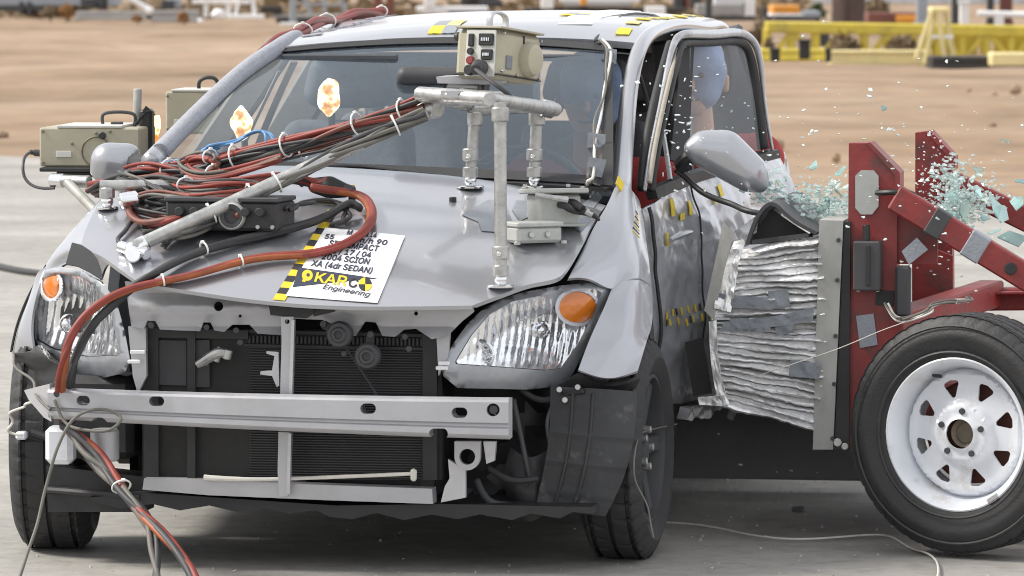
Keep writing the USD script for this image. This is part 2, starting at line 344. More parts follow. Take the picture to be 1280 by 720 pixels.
e0, e1 = G(0, 196), G(1280, 262)                           # where the concrete ends and the dirt begins
ed = (e1 - e0) / np.linalg.norm(e1 - e0); en = np.array([-ed[1], ed[0], 0.0]); en *= np.sign(en[1])
mid = (e0 + e1) / 2
def sheet(p, u, v, z):
    q = np.array([p + u[0] * ed + v[0] * en, p + u[1] * ed + v[0] * en, p + u[1] * ed + v[1] * en, p + u[0] * ed + v[1] * en]); q[:, 2] = z
    return trimesh.Trimesh(q, [[0, 1, 2], [0, 2, 3]], process=False)
obj('ground', sheet(mid, (-900, 900), (-900, 1800), -0.25), 'dirt', smooth=False, kind='structure', label='bare tan earth around the test pad')
obj('concrete_pad', sheet(mid, (-45, 45), (-60, 0.6), 0.0), 'concrete', smooth=False, kind='structure', label='pale grey concrete pad under the crash')
uu = np.linspace(-140, 140, 200); vv = np.concatenate([np.linspace(0, 60, 120), np.linspace(61, 260, 60)])
U_, V_ = np.meshgrid(uu, vv, indexing='ij'); P = mid + U_[..., None] * ed + V_[..., None] * en
rel = (meshkit.fbm(np.stack([P[..., 0] * .10, P[..., 1] * .30, P[..., 0] * 0], -1), 5, 3) - .5)
P[..., 2] = .012 + np.clip(V_ / 6, 0, 1) * (.10 + .42 * rel) - np.clip((.4 - V_) / .4, 0, 1) * .02
P[..., 2] = np.where(V_ > 60, P[..., 2] * np.clip(1 - (V_ - 60) / 40, 0.1, 1), P[..., 2])
obj('dirt_field', grid(P), 'dirt', smooth=True, kind='structure', label='graded bare tan dirt beyond the concrete pad')
# loose clods on the dirt
cl = []
for k in range(420):
    p = mid + ed * rng.uniform(-14, 14) + en * rng.uniform(1, 60); s = rng.uniform(.02, .08); p[2] = .05 + rng.uniform(0, .08)
    b = trimesh.creation.icosphere(0).vertices * s * rng.uniform(.5, 1.2, 3) + p; cl.append(trimesh.convex.convex_hull(b))
obj('dirt_clods', cl, 'dirt', smooth=False, kind='stuff', label='small loose clods scattered over the tan dirt', cat='clods')

# ================================================================== BACKGROUND YARD
def bbox_px(x0, y0, x1, y1, Y, depth, ch=.02):
    """a real box standing at distance Y whose near face spans the surveyed corners"""
    a, b = B(x0, y1, Y), B(x1, y0, Y); c = (a + b) / 2; c[1] = Y + depth / 2
    return obox(c, WORLD, [abs(b[0] - a[0]), depth, abs(b[2] - a[2])], ch)
def bar_px(pts, Y, w):
    return [beam_between(B(*pts[i], Y), B(*pts[i + 1], Y), w, w, .01) for i in range(len(pts) - 1)]
def bush(name, x0, y0, x1, y1, Y, material, label, n=420, group=None):
    a, b = B(x0, y1, Y), B(x1, y0, Y); c = (a + b) / 2; s = np.array([abs(b[0] - a[0]) / 2, abs(b[0] - a[0]) / 2, abs(b[2] - a[2]) / 2])
    t = thing(name, label, 'bush', [c[0], Y, min(a[2], .1)], group)
    d = rng.normal(size=(n, 3)); d[:, 2] = np.abs(d[:, 2]); d /= np.linalg.norm(d, axis=1, keepdims=True); r = rng.uniform(.35, 1.0, n) ** .6
    lump = .75 + .5 * meshkit.noise(d * 2.3 + Y, 4); c[2] = max(min(a[2], .25), 0); s[2] *= 2; p = c + d * (r * lump)[:, None] * s; p[:, 2] = np.maximum(p[:, 2], .02); sz = s.mean() * .30
    tri = p[:, None, :] + rng.normal(size=(n, 3, 3)) * sz * .55
    obj('foliage', trimesh.Trimesh(tri.reshape(-1, 3), np.arange(3 * n).reshape(-1, 3), process=False), material, t, smooth=False)
    st = [tube([[c[0], Y, 0], c + np.abs(rng.normal(size=3)) * s * .2, c + [0, 0, s[2] * .5] + rng.normal(size=3) * s * .25], .012 * s[0] / .3, 4) for _ in range(6)]
    obj('stem', st, 'bark', t)
# long pale building far behind
t = thing('warehouse', 'long pale grey clad building far behind the yellow girder', 'building', [B(1120, 20, 190)[0], 190, 0])
w0, w1 = B(985, 20, 190)[0], B(1330, 20, 190)[0]
for k in range(14):
    xa = w0 + (w1 - w0) * k / 14; xb = w0 + (w1 - w0) * (k + 1) / 14
    obj('wall_panel', obox([(xa + xb) / 2, 191 + .02 * (k % 3), 2.6], WORLD, [xb - xa - .03, .2, 5.2], .02), 'pale_cladding', t)
obj('roof', obox([(w0 + w1) / 2, 195, 5.5], WORLD, [w1 - w0 + .6, 9, .5], .05), 'blue_grey_steel', t)
obj('back_wall', obox([(w0 + w1) / 2, 198, 2.6], WORLD, [w1 - w0, .2, 5.2], .02), 'pale_cladding', t)
# yellow lattice girder
Y = 80
t = thing('lattice_girder', 'long yellow lattice girder lying across the yard', 'girder', [B(1130, 60, Y)[0], Y, 0])
for k, dy in enumerate((0, .7)):
    obj('top_chord', beam_between(B(958, 34, Y) + [0, dy, 0], B(1330, 40, Y) + [0, dy, 0], .16, .17, .02), 'yellow_steel', t)
    obj('bottom_chord', beam_between(B(958, 76, Y) + [0, dy, 0], B(1330, 83, Y) + [0, dy, 0], .14, .13, .02), 'yellow_steel', t)
xs = np.linspace(960, 1325, 13)
for k in range(13):
    obj('upright', beam_between(B(xs[k], 36, Y), B(xs[k], 79, Y), .10, .10, .01, up=(0, 1, 0)), 'yellow_steel', t)
    obj('upright', beam_between(B(xs[k], 36, Y) + [0, .7, 0], B(xs[k], 79, Y) + [0, .7, 0], .10, .10, .01, up=(0, 1, 0)), 'yellow_steel', t)
    if k < 12:
        a, b = (38, 78) if k % 2 else (78, 38)
        obj('diagonal', beam_between(B(xs[k], a, Y), B(xs[k + 1], b, Y), .09, .09, .01), 'yellow_steel', t)
obj('web_plate', bbox_px(1152, 42, 1222, 78, Y + .3, .03, .005), 'yellow_steel', t); obj('web_plate', bbox_px(1242, 44, 1310, 82, Y + .3, .03, .005), 'yellow_steel', t)
# pale yellow saw horse
Y = 74
t = thing('trestle', 'pale yellow A shaped trestle standing on a dark skid', 'trestle', [B(1175, 80, Y)[0], Y, 0])
for (x0, y0, x1, y1, o) in ((1166, 12, 1145, 74, 0), (1173, 12, 1160, 82, .5), (1172, 14, 1181, 74, 0), (1185, 12, 1196, 74, .5)):
    obj('leg', beam_between(B(x0, y0, Y) + [0, o, 0], B(x1, y1, Y) + [0, o, 0], .065, .065, .01, up=(0, 1, 0)), 'pale_yellow_steel', t)
obj('top_beam', bbox_px(1164, 9, 1187, 16, Y - .05, .65), 'pale_yellow_steel', t); obj('brace', bbox_px(1164, 44, 1192, 48, Y - .03, .03, .003), 'white_paint', t)
def block(name, label, cat, rects, Y, depth, group=None):
    x = np.mean([(r[0] + r[2]) / 2 for r in rects]); t = thing(name, label, cat, [B(x, 50, Y)[0], Y + depth / 2, 0], group)
    for k, (x0, y0, x1, y1, m, pn) in enumerate(rects): obj(pn, bbox_px(x0, y0, x1, y1, Y - .03 * k, depth), m, t)
block('skid_beam', 'cream yellow beam on the ground left of the dark skid', 'beam', [(1037, 66, 1164, 82, 'pale_yellow_steel', 'web'), (1036, 63, 1165, 67, 'pale_yellow_steel', 'flange')], 75, .5)
block('skid', 'dark low timber skid under the pale yellow trestle', 'skid', [(1165, 71, 1240, 90, 'dark_timber', 'deck'), (1163, 82, 1242, 89, 'dark_timber', 'runner')], 73.5, .9)
block('skid_beam', 'cream yellow beam on a dark base at the right edge', 'beam', [(1239, 66, 1330, 83, 'pale_yellow_steel', 'web'), (1243, 83, 1330, 93, 'dark_timber', 'base')], 73, .6)
block('yellow_block', 'low yellow beam between two dark posts near the girder end', 'beam', [(950, 61, 1036, 73, 'yellow_steel', 'web'), (952, 71, 1034, 77, 'yellow_steel', 'flange')], 76.5, .4)
block('stub_post', 'short dark post at the left end of the low yellow beam', 'post', [(963, 62, 975, 77, 'dark_timber', 'post'), (962, 60, 976, 63, 'dark_steel', 'cap')], 75.8, .15)
block('stub_post', 'taller dark post in the middle of the low yellow beam', 'post', [(999, 51, 1013, 74, 'dark_timber', 'post'), (998, 49, 1014, 52, 'dark_steel', 'cap')], 75.8, .18)
block('stub_post', 'thin dark post where the yellow and cream beams meet', 'post', [(1032, 62, 1039, 78, 'dark_timber', 'post'), (1031, 60, 1040, 63, 'dark_steel', 'cap')], 74.6, .1)
block('machine', 'small dark grey machine behind the yellow girder', 'machine', [(1018, 40, 1037, 58, 'dark_steel', 'body'), (1015, 38, 1040, 43, 'blue_grey_steel', 'cover')], 84, .6)
block('container', 'orange container with grey truck bed behind the girder', 'container', [(966, 7, 1000, 17, 'orange_paint', 'box'), (962, 17, 1004, 21, 'white_paint', 'bed'), (968, 20, 1026, 26, 'dark_steel', 'chassis'), (1004, 14, 1026, 22, 'blue_grey_steel', 'cab')], 120, 2.2)
block('machine', 'rusty orange machine right of the thick tree trunk', 'machine', [(1085, 16, 1145, 29, 'rust_steel', 'body'), (1120, 19, 1146, 28, 'orange_paint', 'cover')], 105, 1.2)
block('column', 'blue grey steel column left of the yellow trestle top', 'column', [(1146, -30, 1160, 30, 'blue_grey_steel', 'shaft'), (1144, 26, 1162, 31, 'blue_grey_steel', 'base_plate')], 98, .2)
block('column', 'short leaning white post right of the yellow trestle', 'column', [(1200, 3, 1211, 31, 'white_paint', 'shaft'), (1198, 1, 1213, 4, 'white_paint', 'cap')], 96, .2)
for i, (x0, x1, m, lab) in enumerate(((1190, 1199, 'dark_steel', 'dark post directly behind the leaning white post'), (1234, 1243, 'dark_steel', 'dark post behind the white rail at the right'), (1250, 1266, 'rust_steel', 'brown post behind the white rail near the right edge'))):
    block('post', lab, 'post', [(x0, -40, x1, 30, m, 'shaft'), (x0 - 1, 27, x1 + 1, 31, m, 'foot')], 110 + i, .2)
t = thing('pipe_rail', 'white horizontal pipe rail at the right edge', 'rail', [B(1250, 25, 95)[0], 95, 0])
obj('pipe', cyl(B(1222, 17, 95), B(1330, 20, 95), .06), 'white_paint', t); obj('leg', beam_between(B(1249, 19, 95), B(1249, 34, 95), .17, .12, .01, up=(0, 1, 0)), 'white_paint', t); obj('leg', beam_between(B(1310, 19, 95), B(1310, 36, 95), .17, .12, .01, up=(0, 1, 0)), 'white_paint', t)
# trunk with its crown far above the frame
def tree(px, Y, r, h, label):
    base = B(px, 27, Y); base[2] = 0
    t = thing('tree', label, 'tree', base)
    pts = [base, base + [.02, 0, h * .3], base + [.1, .1, h * .6], base + [.0, .2, h]]
    tr = tube(pts, [r * 1.25, r, r * .8, r * .45], 20, 60); v = np.array(tr.vertices); n = meshkit.fbm(np.stack([v[:, 0] * 9, v[:, 1] * 9, v[:, 2] * 1.2], -1), 3, 2) - .5
    dx = v - np.array([base[0], base[1], 0]); dx[:, 2] = 0; dx /= np.linalg.norm(dx, axis=1, keepdims=True) + 1e-9; tr.vertices = v + dx * (n * r * .5)[:, None]
    tk = obj('trunk', tr, 'bark', t)
    tips = []
    for k in range(9):
        a = rng.uniform(0, 6.28); s = base + [0, 0, h * rng.uniform(.45, .95)]; e = s + np.array([math.cos(a), math.sin(a), .5]) * rng.uniform(1, 2.2); tips.append(e)
        obj('branch', tube([s, (s + e) / 2 + [0, 0, .15], e], [r * .35, r * .2, r * .08], 6, 10), 'bark', t)
    n = 1500; c = np.array(tips)[rng.integers(0, 9, n)] + rng.normal(size=(n, 3)) * .75; tri = c[:, None] + rng.normal(size=(n, 3, 3)) * .11
    obj('crown', trimesh.Trimesh(tri.reshape(-1, 3), np.arange(3 * n).reshape(-1, 3), process=False), 'green_leaf', t, smooth=False)
tree(1060, 112, .29, 6.0, 'thick dark tree trunk behind the yellow girder')
bush('bush', 1011, 1, 1031, 20, 125, 'green_leaf', 'small dark green bush beside the orange container')
bush('bush', 1036, 42, 1076, 66, 79.2, 'dry_brush', 'brown dry bush in front of the yellow girder, left one')
bush('bush', 1108, 42, 1146, 66, 79.2, 'dry_brush', 'brown dry bush in front of the girder beside the trestle')
bush('bush', 955, 45, 968, 66, 79, 'dry_brush', 'dark dry bush at the left end of the yellow girder')
bush('bush', 1080, -4, 1112, 18, 130, 'dry_brush', 'grey brown bush right of the tree trunk')
sc_ = []
for k in range(2600):
    x = rng.uniform(-60, 1010); yb = 14 if x < 560 else 10; p = B(x, yb, rng.uniform(134, 142)); p[2] = abs(rng.normal()) * .28 * (.5 + meshkit.noise(np.array([x * .03, 0, 0]), 3)); sc_.append(p + rng.normal(size=(3, 3)) * [.22, .1, .12])
v_ = np.vstack(sc_); obj('far_scrub', trimesh.Trimesh(v_, np.arange(len(v_)).reshape(-1, 3), process=False), 'dry_brush', smooth=False, label='far strip of dry brown scrub behind the yard', cat='scrub', kind='stuff')
for i, (x0, x1, y0, y1, m_, lab) in enumerate(((100, 150, -6, 9, 'dark_steel', 'dark machine frame behind the long grey barrier'), (196, 236, -4, 9, 'blue_grey_steel', 'grey car shaped scrap behind the second barrier'), (560, 640, -6, 7, 'dark_timber', 'dark timber pile behind the camera box'), (838, 884, -8, 9, 'rust_steel', 'rusty scrap heap left of the dark rail post'))):
    t = thing('scrap', lab, 'scrap', [B((x0 + x1) / 2, 10, 130)[0], 130, 0])
    for q in range(5):
        xa = x0 + (x1 - x0) * rng.uniform(0, .6); ya = y0 + (y1 - y0) * rng.uniform(0, .5); obj('scrap_piece', bbox_px(xa, ya, xa + (x1 - x0) * rng.uniform(.2, .4), y1 + rng.uniform(0, 3), 130 - .2 * q, .3), m_ if q % 2 else 'dark_steel', t)
# left part of the yard
block('trailer', 'long pale grey flat trailer at the top left corner', 'trailer', [(-40, -6, 145, 7, 'blue_grey_steel', 'deck'), (-40, 7, 90, 14, 'dark_steel', 'chassis'), (24, 2, 29, 18, 'dark_steel', 'leg'), (34, 2, 39, 18, 'dark_steel', 'leg')], 132, 2.0)
block('barrier', 'low grey concrete barrier under the white slanted pipe', 'barrier', [(95, 14, 182, 24, 'weathered_concrete', 'wall'), (93, 21, 184, 25, 'weathered_concrete', 'foot')], 126, .5)
block('barrier', 'low grey concrete barrier beside the white gantry', 'barrier', [(190, 13, 248, 26, 'weathered_concrete', 'wall'), (188, 23, 250, 28, 'weathered_concrete', 'foot')], 122, .5)
t = thing('pipe', 'white pipe slanting down onto the grey barriers', 'pipe', [B(172, 12, 121)[0], 121, 0]); obj('barrel', cyl(B(152, -8, 121), B(188, 13, 121), .07), 'white_paint', t); obj('end_cap', cyl(B(184, 12, 120.9), B(190, 15, 120.9), .095), 'white_paint', t); obj('foot', bbox_px(183, 14, 190, 24, 121, .15), 'dark_steel', t)
t = thing('gantry', 'white steel gantry with two legs at the upper left', 'gantry', [B(275, 15, 119)[0], 119, 0])
obj('cross_beam', bbox_px(240, 0, 312, 5, 119, .2), 'white_paint', t)
for x in (254, 282): obj('leg', bbox_px(x, 5, x + 6, 22, 119.02, .15), 'white_paint', t)
obj('base_beam', bbox_px(285, 18, 330, 24, 118.8, .25), 'white_paint', t); obj('strut', bar_px([(300, -4), (294, 19)], 119, .07), 'white_paint', t); obj('strut', bar_px([(316, -4), (318, 19)], 119, .09), 'white_paint', t)
rk = trimesh.creation.icosphere(2); rk.vertices = B(273, 18, 117.5) + rk.vertices * [.17, .15, .13] * (0.8 + .4 * meshkit.noise(rk.vertices * 2, 1)[:, None])
obj('boulder', rk, 'white_paint', smooth=20, label='white rounded boulder under the white gantry', cat='boulder')
rk = trimesh.creation.icosphere(2); rk.vertices = B(251, 26, 113) + rk.vertices * [.07, .06, .055] * (0.8 + .4 * meshkit.noise(rk.vertices * 2, 3)[:, None])
obj('boulder', rk, 'white_paint', smooth=20, label='small pale stone at the dirt edge by the grey barrier', cat='boulder')
bush('bush', 52, 8, 72, 20, 128, 'dry_brush', 'brown dry bush under the grey trailer')
bush('bush', 72, 6, 94, 20, 128, 'rust_brush', 'rust coloured bush left of the long grey barrier')
bush('bush', 222, 15, 236, 27, 119, 'rust_brush', 'small rust coloured bush in front of the second barrier')
bush('bush', 165, 19, 178, 26, 122, 'rust_brush', 'tiny dry tuft at the foot of the first barrier')
block('stand', 'grey steel stand with two uprights and a base plate', 'stand', [(362, -20, 370, 30, 'blue_grey_steel', 'upright'), (350, 28, 373, 32, 'white_paint', 'base_plate'), (403, -20, 408, 17, 'blue_grey_steel', 'upright')], 108, .15)
t = thing('a_frame', 'grey leaning steel frame behind the car roof cables', 'frame', [B(400, 15, 107)[0], 107, 0]); obj('leg', bar_px([(378, -8), (389, 18)], 107, .09), 'blue_grey_steel', t); obj('leg', bar_px([(423, -8), (433, 20)], 107, .09), 'blue_grey_steel', t); obj('cross_bar', bar_px([(373, 5), (436, 7)], 107.1, .05), 'blue_grey_steel', t)
block('timber_stack', 'dark weathered timbers stacked behind the car roof', 'timber', [(338, 18, 440, 23, 'weathered_concrete', 'timber'), (345, 23, 440, 29, 'dark_timber', 'timber'), (325, 8, 352, 16, 'dark_timber', 'timber')], 109, .5)
for i, (x0, x1, lab) in enumerate(((467, 478, 'left one of two rust red posts behind the roof'), (483, 493, 'right one of two rust red posts behind the roof'))):
    block('post', lab, 'post', [(x0, -40, x1, 20, 'rust_steel', 'shaft'), (x0 - 1, 17, x1 + 1, 22, 'rust_steel', 'foot')], 104, .15)
bush('bush', 492, 5, 540, 26, 100, 'dry_brush', 'wide clump of dry tan grass behind the roof', 500)
bush('bush', 440, 2, 470, 22, 106, 'dry_brush', 'dry tan grass left of the rust red posts', 300)
block('flatbed', 'white flatbed frame behind the middle of the roof', 'frame', [(520, 8, 610, 17, 'white_paint', 'rail'), (530, -10, 543, 10, 'white_paint', 'upright'), (560, 14, 640, 18, 'dark_steel', 'chassis'), (585, 17, 612, 24, 'white_paint', 'foot')], 103, .8)
bush('bush', 620, -2, 665, 20, 101, 'rust_brush', 'rust brown brush behind the camera box', 420)
block('crate', 'stack of pale pipes on a dark rack behind the roof right side', 'rack', [(655, 10, 860, 16, 'dark_timber', 'rack'), (676, -4, 692, 11, 'white_paint', 'post'), (700, -8, 800, 3, 'white_paint', 'pipe'), (705, 3, 790, 9, 'weathered_concrete', 'pipe'), (806, 8, 832, 22, 'white_paint', 'tarp')], 99, .6)
block('drum', 'small orange drum on the dark rack behind the roof', 'drum', [(725, -3, 734, 8, 'orange_paint', 'drum'), (724, 7, 735, 10, 'dark_steel', 'base')], 97.5, .12)
block('rail_fence', 'dark steel rail and post left of the yellow girder', 'fence', [(862, 20, 966, 26, 'dark_steel', 'rail'), (882, -30, 890, 44, 'dark_steel', 'post'), (952, 8, 960, 60, 'dark_steel', 'post'), (864, 40, 950, 44, 'rust_steel', 'rail')], 88, .1)
block('tank', 'white upright tank behind the dark rail', 'tank', [(930, -20, 944, 20, 'white_paint', 'tank'), (893, -4, 930, 6, 'pale_cladding', 'cover'), (870, 5, 928, 19, 'weathered_concrete', 'base')], 95, .6)
bush('bush', 845, 8, 882, 36, 93, 'dry_brush', 'pale dry brush left of the dark rail post', 360)
bush('bush', 935, 26, 958, 62, 86, 'dry_brush', 'dry brush right of the door frame top', 360)

# ================================================================== THE CAR
car = thing('hatchback_car', 'silver compact hatchback without front bumper, crushed on its driver side', 'car', C)
def Wp(f, l, z): return W([f, l, z])
T = lambda rows: [[np.asarray(p) for p in r] for r in rows]
# --- hood
HE = np.array([(.556, .440, .598), (.50, .502, .545), (.43, .566, .47), (.35, .642, .375), (.17, .662, .20), (-.03, .670, -.05), (-.14, .675, -.2), (-.22, .680, -.335)])
def hood_edge(fe): return np.interp(-fe, -HE[:, 0], HE[:, 1])
k = np.linspace(0, 1, len(HE)); kk = np.linspace(0, 1, 44); hr = PchipInterpolator(k, HE)(kk); tt = np.linspace(-1, 1, 61)
hp = np.zeros((45, 61, 3))
for i in range(44):
    fe, w, fc = hr[i]; f = fc + (fe - fc) * tt ** 2; l = w * tt
    hp[i + 1] = np.stack([f, l, hood_z(f, l)], -1)
hp[0] = hp[1] + [-.004, 0, -.010]
hp[..., 2] += .0025 * (meshkit.fbm(hp * [3, 3, 0] + 5, 3, 8) - .5) * (np.abs(tt)[None, :] > .3)
hood = obj('hood', slab(W(hp), -.012), 'silver_paint', car, 40)
# pressed crease lines and a washer jet
for s in (-1, 1):
    jt = H(440 if s < 0 else 566, 249 if s < 0 else 250, .004); obj('washer_jet', cyl(jt - Z * .006, jt + Z * .008, .010, 10), 'black_plastic', hood)
# --- driver side front fender (image right)
QQ = lambda row: [Q(*p) for p in row]
lowerL = surf([QQ(r) for r in (
    [(722, 464, .36), (758, 474, .34), (797, 466, .29)], [(735, 432, .30), (768, 432, .28), (805, 432, .18)],
    [(750, 398, .21), (781, 396, .18), (812, 398, .02)], [(766, 362, .113), (786, 352, .077), (811, 360, -.063)], [(770, 348, .02), (788, 338, -.03), (807, 348, -.16)])], 22, 16)
upperL = surf([QQ(r) for r in (
    [(709, 351, .25), (738, 352, .18), (766, 362, .115), (786, 352, .08), (811, 360, -.06)], [(727, 318, .10), (760, 315, .06), (788, 318, 0), (808, 330, -.12)],
    [(744, 286, -.03), (768, 281, -.05), (788, 285, -.1), (804, 300, -.22)], [(759, 260, -.14), (775, 254, -.17), (790, 260, -.22), (800, 272, -.30)],
    [(768, 238, -.22), (778, 233, -.25), (787, 240, -.28), (796, 252, -.36)])], 26, 26)
backL = np.stack([upperL[:, -1], *[upperL[:, -1] + (F * -.05 * q - L * (.012 * q)) for q in (1, 2, 3)]], 1)
fen = obj('front_fender', [slab(lowerL, .008), slab(upperL, .008), slab(backL, .006)], 'silver_paint', car, 40, label='front fender behind the intact headlight')
# --- passenger side front fender (image left)
sil = [(129, 348, .36), (106, 336, .27), (82, 330, .16), (62, 331, .10), (76, 312, .07), (100, 284, .02), (130, 254, -.06), (165, 222, -.14), (196, 198, -.22)]
fe_ = [.44, .39, .33, .26, .20, .10, -.02, -.12, -.20]; rows = []
for (sx, sy, sf), fe in zip(sil, fe_):
    l = -hood_edge(fe) + .022; a = Wp(fe, l, hood_z(fe, l) - .009); b = Q(sx, sy, sf); rows.append([a, (a * .45 + b * .55) + Z * .012, b, b - (Z * .05 + L * .018) * (.12 if sx in (129, 106, 82) else 1)])
upR = surf(rows, 40, 18)
loR = surf([QQ(r) for r in ([(62, 331, .10), (50, 338, .10), (44, 350, .06)], [(52, 350, .12), (40, 366, .09), (33, 380, .04)], [(42, 385, .13), (30, 395, .1), (24, 405, .04)], [(39, 415, .14), (26, 420, .11), (17, 436, .05)], [(42, 437, .15), (28, 438, .12), (15, 446, .05)])], 16, 12)
obj('front_fender', [slab(upR, -.008), slab(loR, -.008)], 'silver_paint', car, 40, label='passenger side front fender')
obj('fender_edge_gap', tube(QQ([(58, 332, .09), (40, 362, .05), (22, 405, .04), (14, 440, .04)]), .004, 6), 'black_rubber', car)
# --- engine bay block, firewall, floor
obj('firewall', car_box(-.10, -.30, -.62, .62, .3, .90, .02), 'black_plastic', car, False)
obj('engine_bay', [car_box(.36, -.22, -.40, .30, .16, .66, .03), car_box(.02, -.20, -.60, .58, .16, .62, .03)], 'black_plastic', car, False)
obj('floor_pan', car_box(-.3, -3.0, -.72, .74, .20, .28, .02), 'black_plastic', car, False)
# --- radiator support, condenser, braces
def px_slab(poly, f, t, holes=(), step=6, bend=None):
    """plate cut to an outline surveyed on cross plane f, thickness t backwards"""
    p = sg.Polygon(poly, holes); pts, fc = fillpoly(p, step)
    ff = (lambda q: np.full(len(q), f)) if bend is None else bend
    fr = lambda q: np.array([Q(x, y, g) for (x, y), g in zip(q, ff(q))])
    return solid_fill(pts, fc, fr, lambda q: fr(q) - F * t)
circ = lambda x, y, r, n=16, ry=None: [(x + r * math.cos(a), y + (ry or r) * math.sin(a)) for a in np.linspace(0, 2 * math.pi, n, endpoint=False)]
tie = [(156, 352), (590, 372), (592, 390), (577, 402), (560, 419), (540, 424), (520, 411), (505, 412), (494, 421), (478, 420), (470, 403), (456, 402), (444, 420), (420, 419), (404, 400), (360, 398), (352, 419), (322, 417), (312, 406), (290, 406), (280, 415), (268, 413), (263, 403), (254, 403), (250, 414), (200, 412), (194, 401), (184, 401), (180, 411), (164, 408)]
obj('radiator_support', px_slab(tie, .50, .012, [circ(273, 383, 6), circ(300, 395, 2), circ(520, 392, 2.5)], 7, lambda q: .50 + .010 * np.sin(q[:, 1] / 6)), 'white_steel', car, 25)
obj('support_post', px_slab([(160, 408), (182, 410), (183, 470), (172, 492), (166, 470)], .48, .02), 'white_steel', car, 25); obj('support_post', px_slab([(545, 408), (563, 406), (560, 445), (548, 470)], .48, .02), 'white_steel', car, 25)
cond = obj('condenser', [px_slab([(178, 408), (552, 420), (552, 600), (178, 600)], .41, .03, step=60)], 'condenser', car, False)
fins = []
for y in np.arange(434, 596, 3.2):
    fins.append(beam_between(Q(312, y, .413), Q(528, y + 3, .413), .010, .0028, .0005))
obj('cooling_fins', fins, 'charcoal', cond, False, kind='stuff')
tk = [beam_between(Q(x, 419 + (x - 310) * .016, .418), Q(x, 429 + (x - 310) * .016, .418), .006, .008, .001, up=F) for x in np.arange(312, 545, 5)]
obj('header_tank', [px_slab([(305, 412), (548, 418), (548, 422), (305, 416)], .425, .02), px_slab([(305, 430), (548, 435), (548, 438), (305, 433)], .425, .02)], 'black_plastic', cond, False); obj('header_rib', tk, 'charcoal', cond, False, kind='stuff')
obj('side_panel', px_slab([(199, 425), (233, 426), (233, 482), (199, 481)], .422, .01, step=40), 'charcoal', cond, False)
for pp_, f_ in (([(180, 410), (198, 411), (198, 598), (180, 598)], .43), ([(234, 412), (244, 412), (244, 598), (234, 598)], .436), ([(528, 418), (546, 418), (546, 600), (528, 600)], .43), ([(198, 411), (310, 413), (310, 424), (198, 422)], .433)): obj('side_frame', px_slab(pp_, f_, .03, step=40), 'black_plastic', cond, False)
obj('side_panel', px_slab([(245, 425), (262, 425), (262, 484), (245, 484)], .424, .01, step=40), 'charcoal', cond, False)
lt = obj('hood_latch', [px_slab([(334, 372), (392, 376), (392, 392), (382, 398), (338, 394)], .535, .04, step=20), px_slab([(392, 380), (416, 384), (417, 390), (392, 396)], .53, .02, step=20)], 'black_plastic', car, 20)
br = obj('latch_brace', [px_slab([(351, 396), (367, 396), (366, 425), (364, 495), (350, 495), (352, 425)], .545, .018, [circ(359, 402, 3)]), px_slab([(348, 540), (362, 541), (361, 592), (360, 620), (349, 620), (347, 590)], .50, .016)], 'white_steel', car, 25)
obj('rib', [px_slab([(364, 400), (368, 400), (365, 495), (361, 495)], .553, .02), px_slab([(360, 542), (364, 542), (362, 618), (358, 618)], .51, .02)], 'grey_steel', br, 25)
obj('bracket', px_slab([(333, 439), (348, 440), (349, 482), (346, 484), (340, 470), (325, 468), (326, 464), (340, 463), (343, 445), (333, 442)], .52, .012), 'grey_steel', car, 25)
for (x, y, r), (bx, by) in zip(((425, 418, 15), (460, 445, 15)), ((404, 405), (463, 418))):
    c = Q(x, y, .53); h = obj('horn', lathe([(0.001, .018), (.011, .018), (.012, .026), (.017, .026), (.022, .018), (.03, .018), (.0345, .010), (.035, 0), (.033, -.014), (.02, -.02), (.001, -.02)], c, F, 32), 'charcoal', car, 40)
    obj('horn_bracket', beam_between(Q(bx, by, .515), Q(x + (bx - x) * .45, y + (by - y) * .45, .515), .022, .008, .002, up=F), 'black_plastic', h); obj('horn_bolt', cyl(Q(bx, by, .51), Q(bx, by, .528), .009, 12), 'dark_steel', h)
obj('pipe_fitting', [tube(QQ([(247, 456, .46), (262, 447, .47), (275, 441, .475), (288, 443, .47)]), [.010, .014, .015, .010], 10), cyl(Q(270, 452, .47), Q(276, 434, .47), .010), cyl(Q(283, 449, .475), Q(286, 437, .475), .012), cyl(Q(255, 456, .46), Q(259, 444, .46), .011)], 'galvanised', car, 30)
obj('sensor_wire', tube(QQ([(420, 412, .50), (436, 440, .48), (455, 468, .46), (470, 492, .5)]), .0035, 6), 'charcoal', car)
for x, y in ((189, 407), (258, 409), (295, 413), (506, 421), (300, 428), (511, 436), (430, 442)): obj('bolt', cyl(Q(x, y, .50), Q(x, y, .525), .008, 10), 'dark_steel', car)
for x0, x1, y in ((163, 182, 440), (548, 562, 454), (160, 176, 452), (545, 560, 460)): obj('clip', beam_between(Q(x0, y, .50), Q(x1, y, .50), .012, .010, .002), 'white_paint', car)
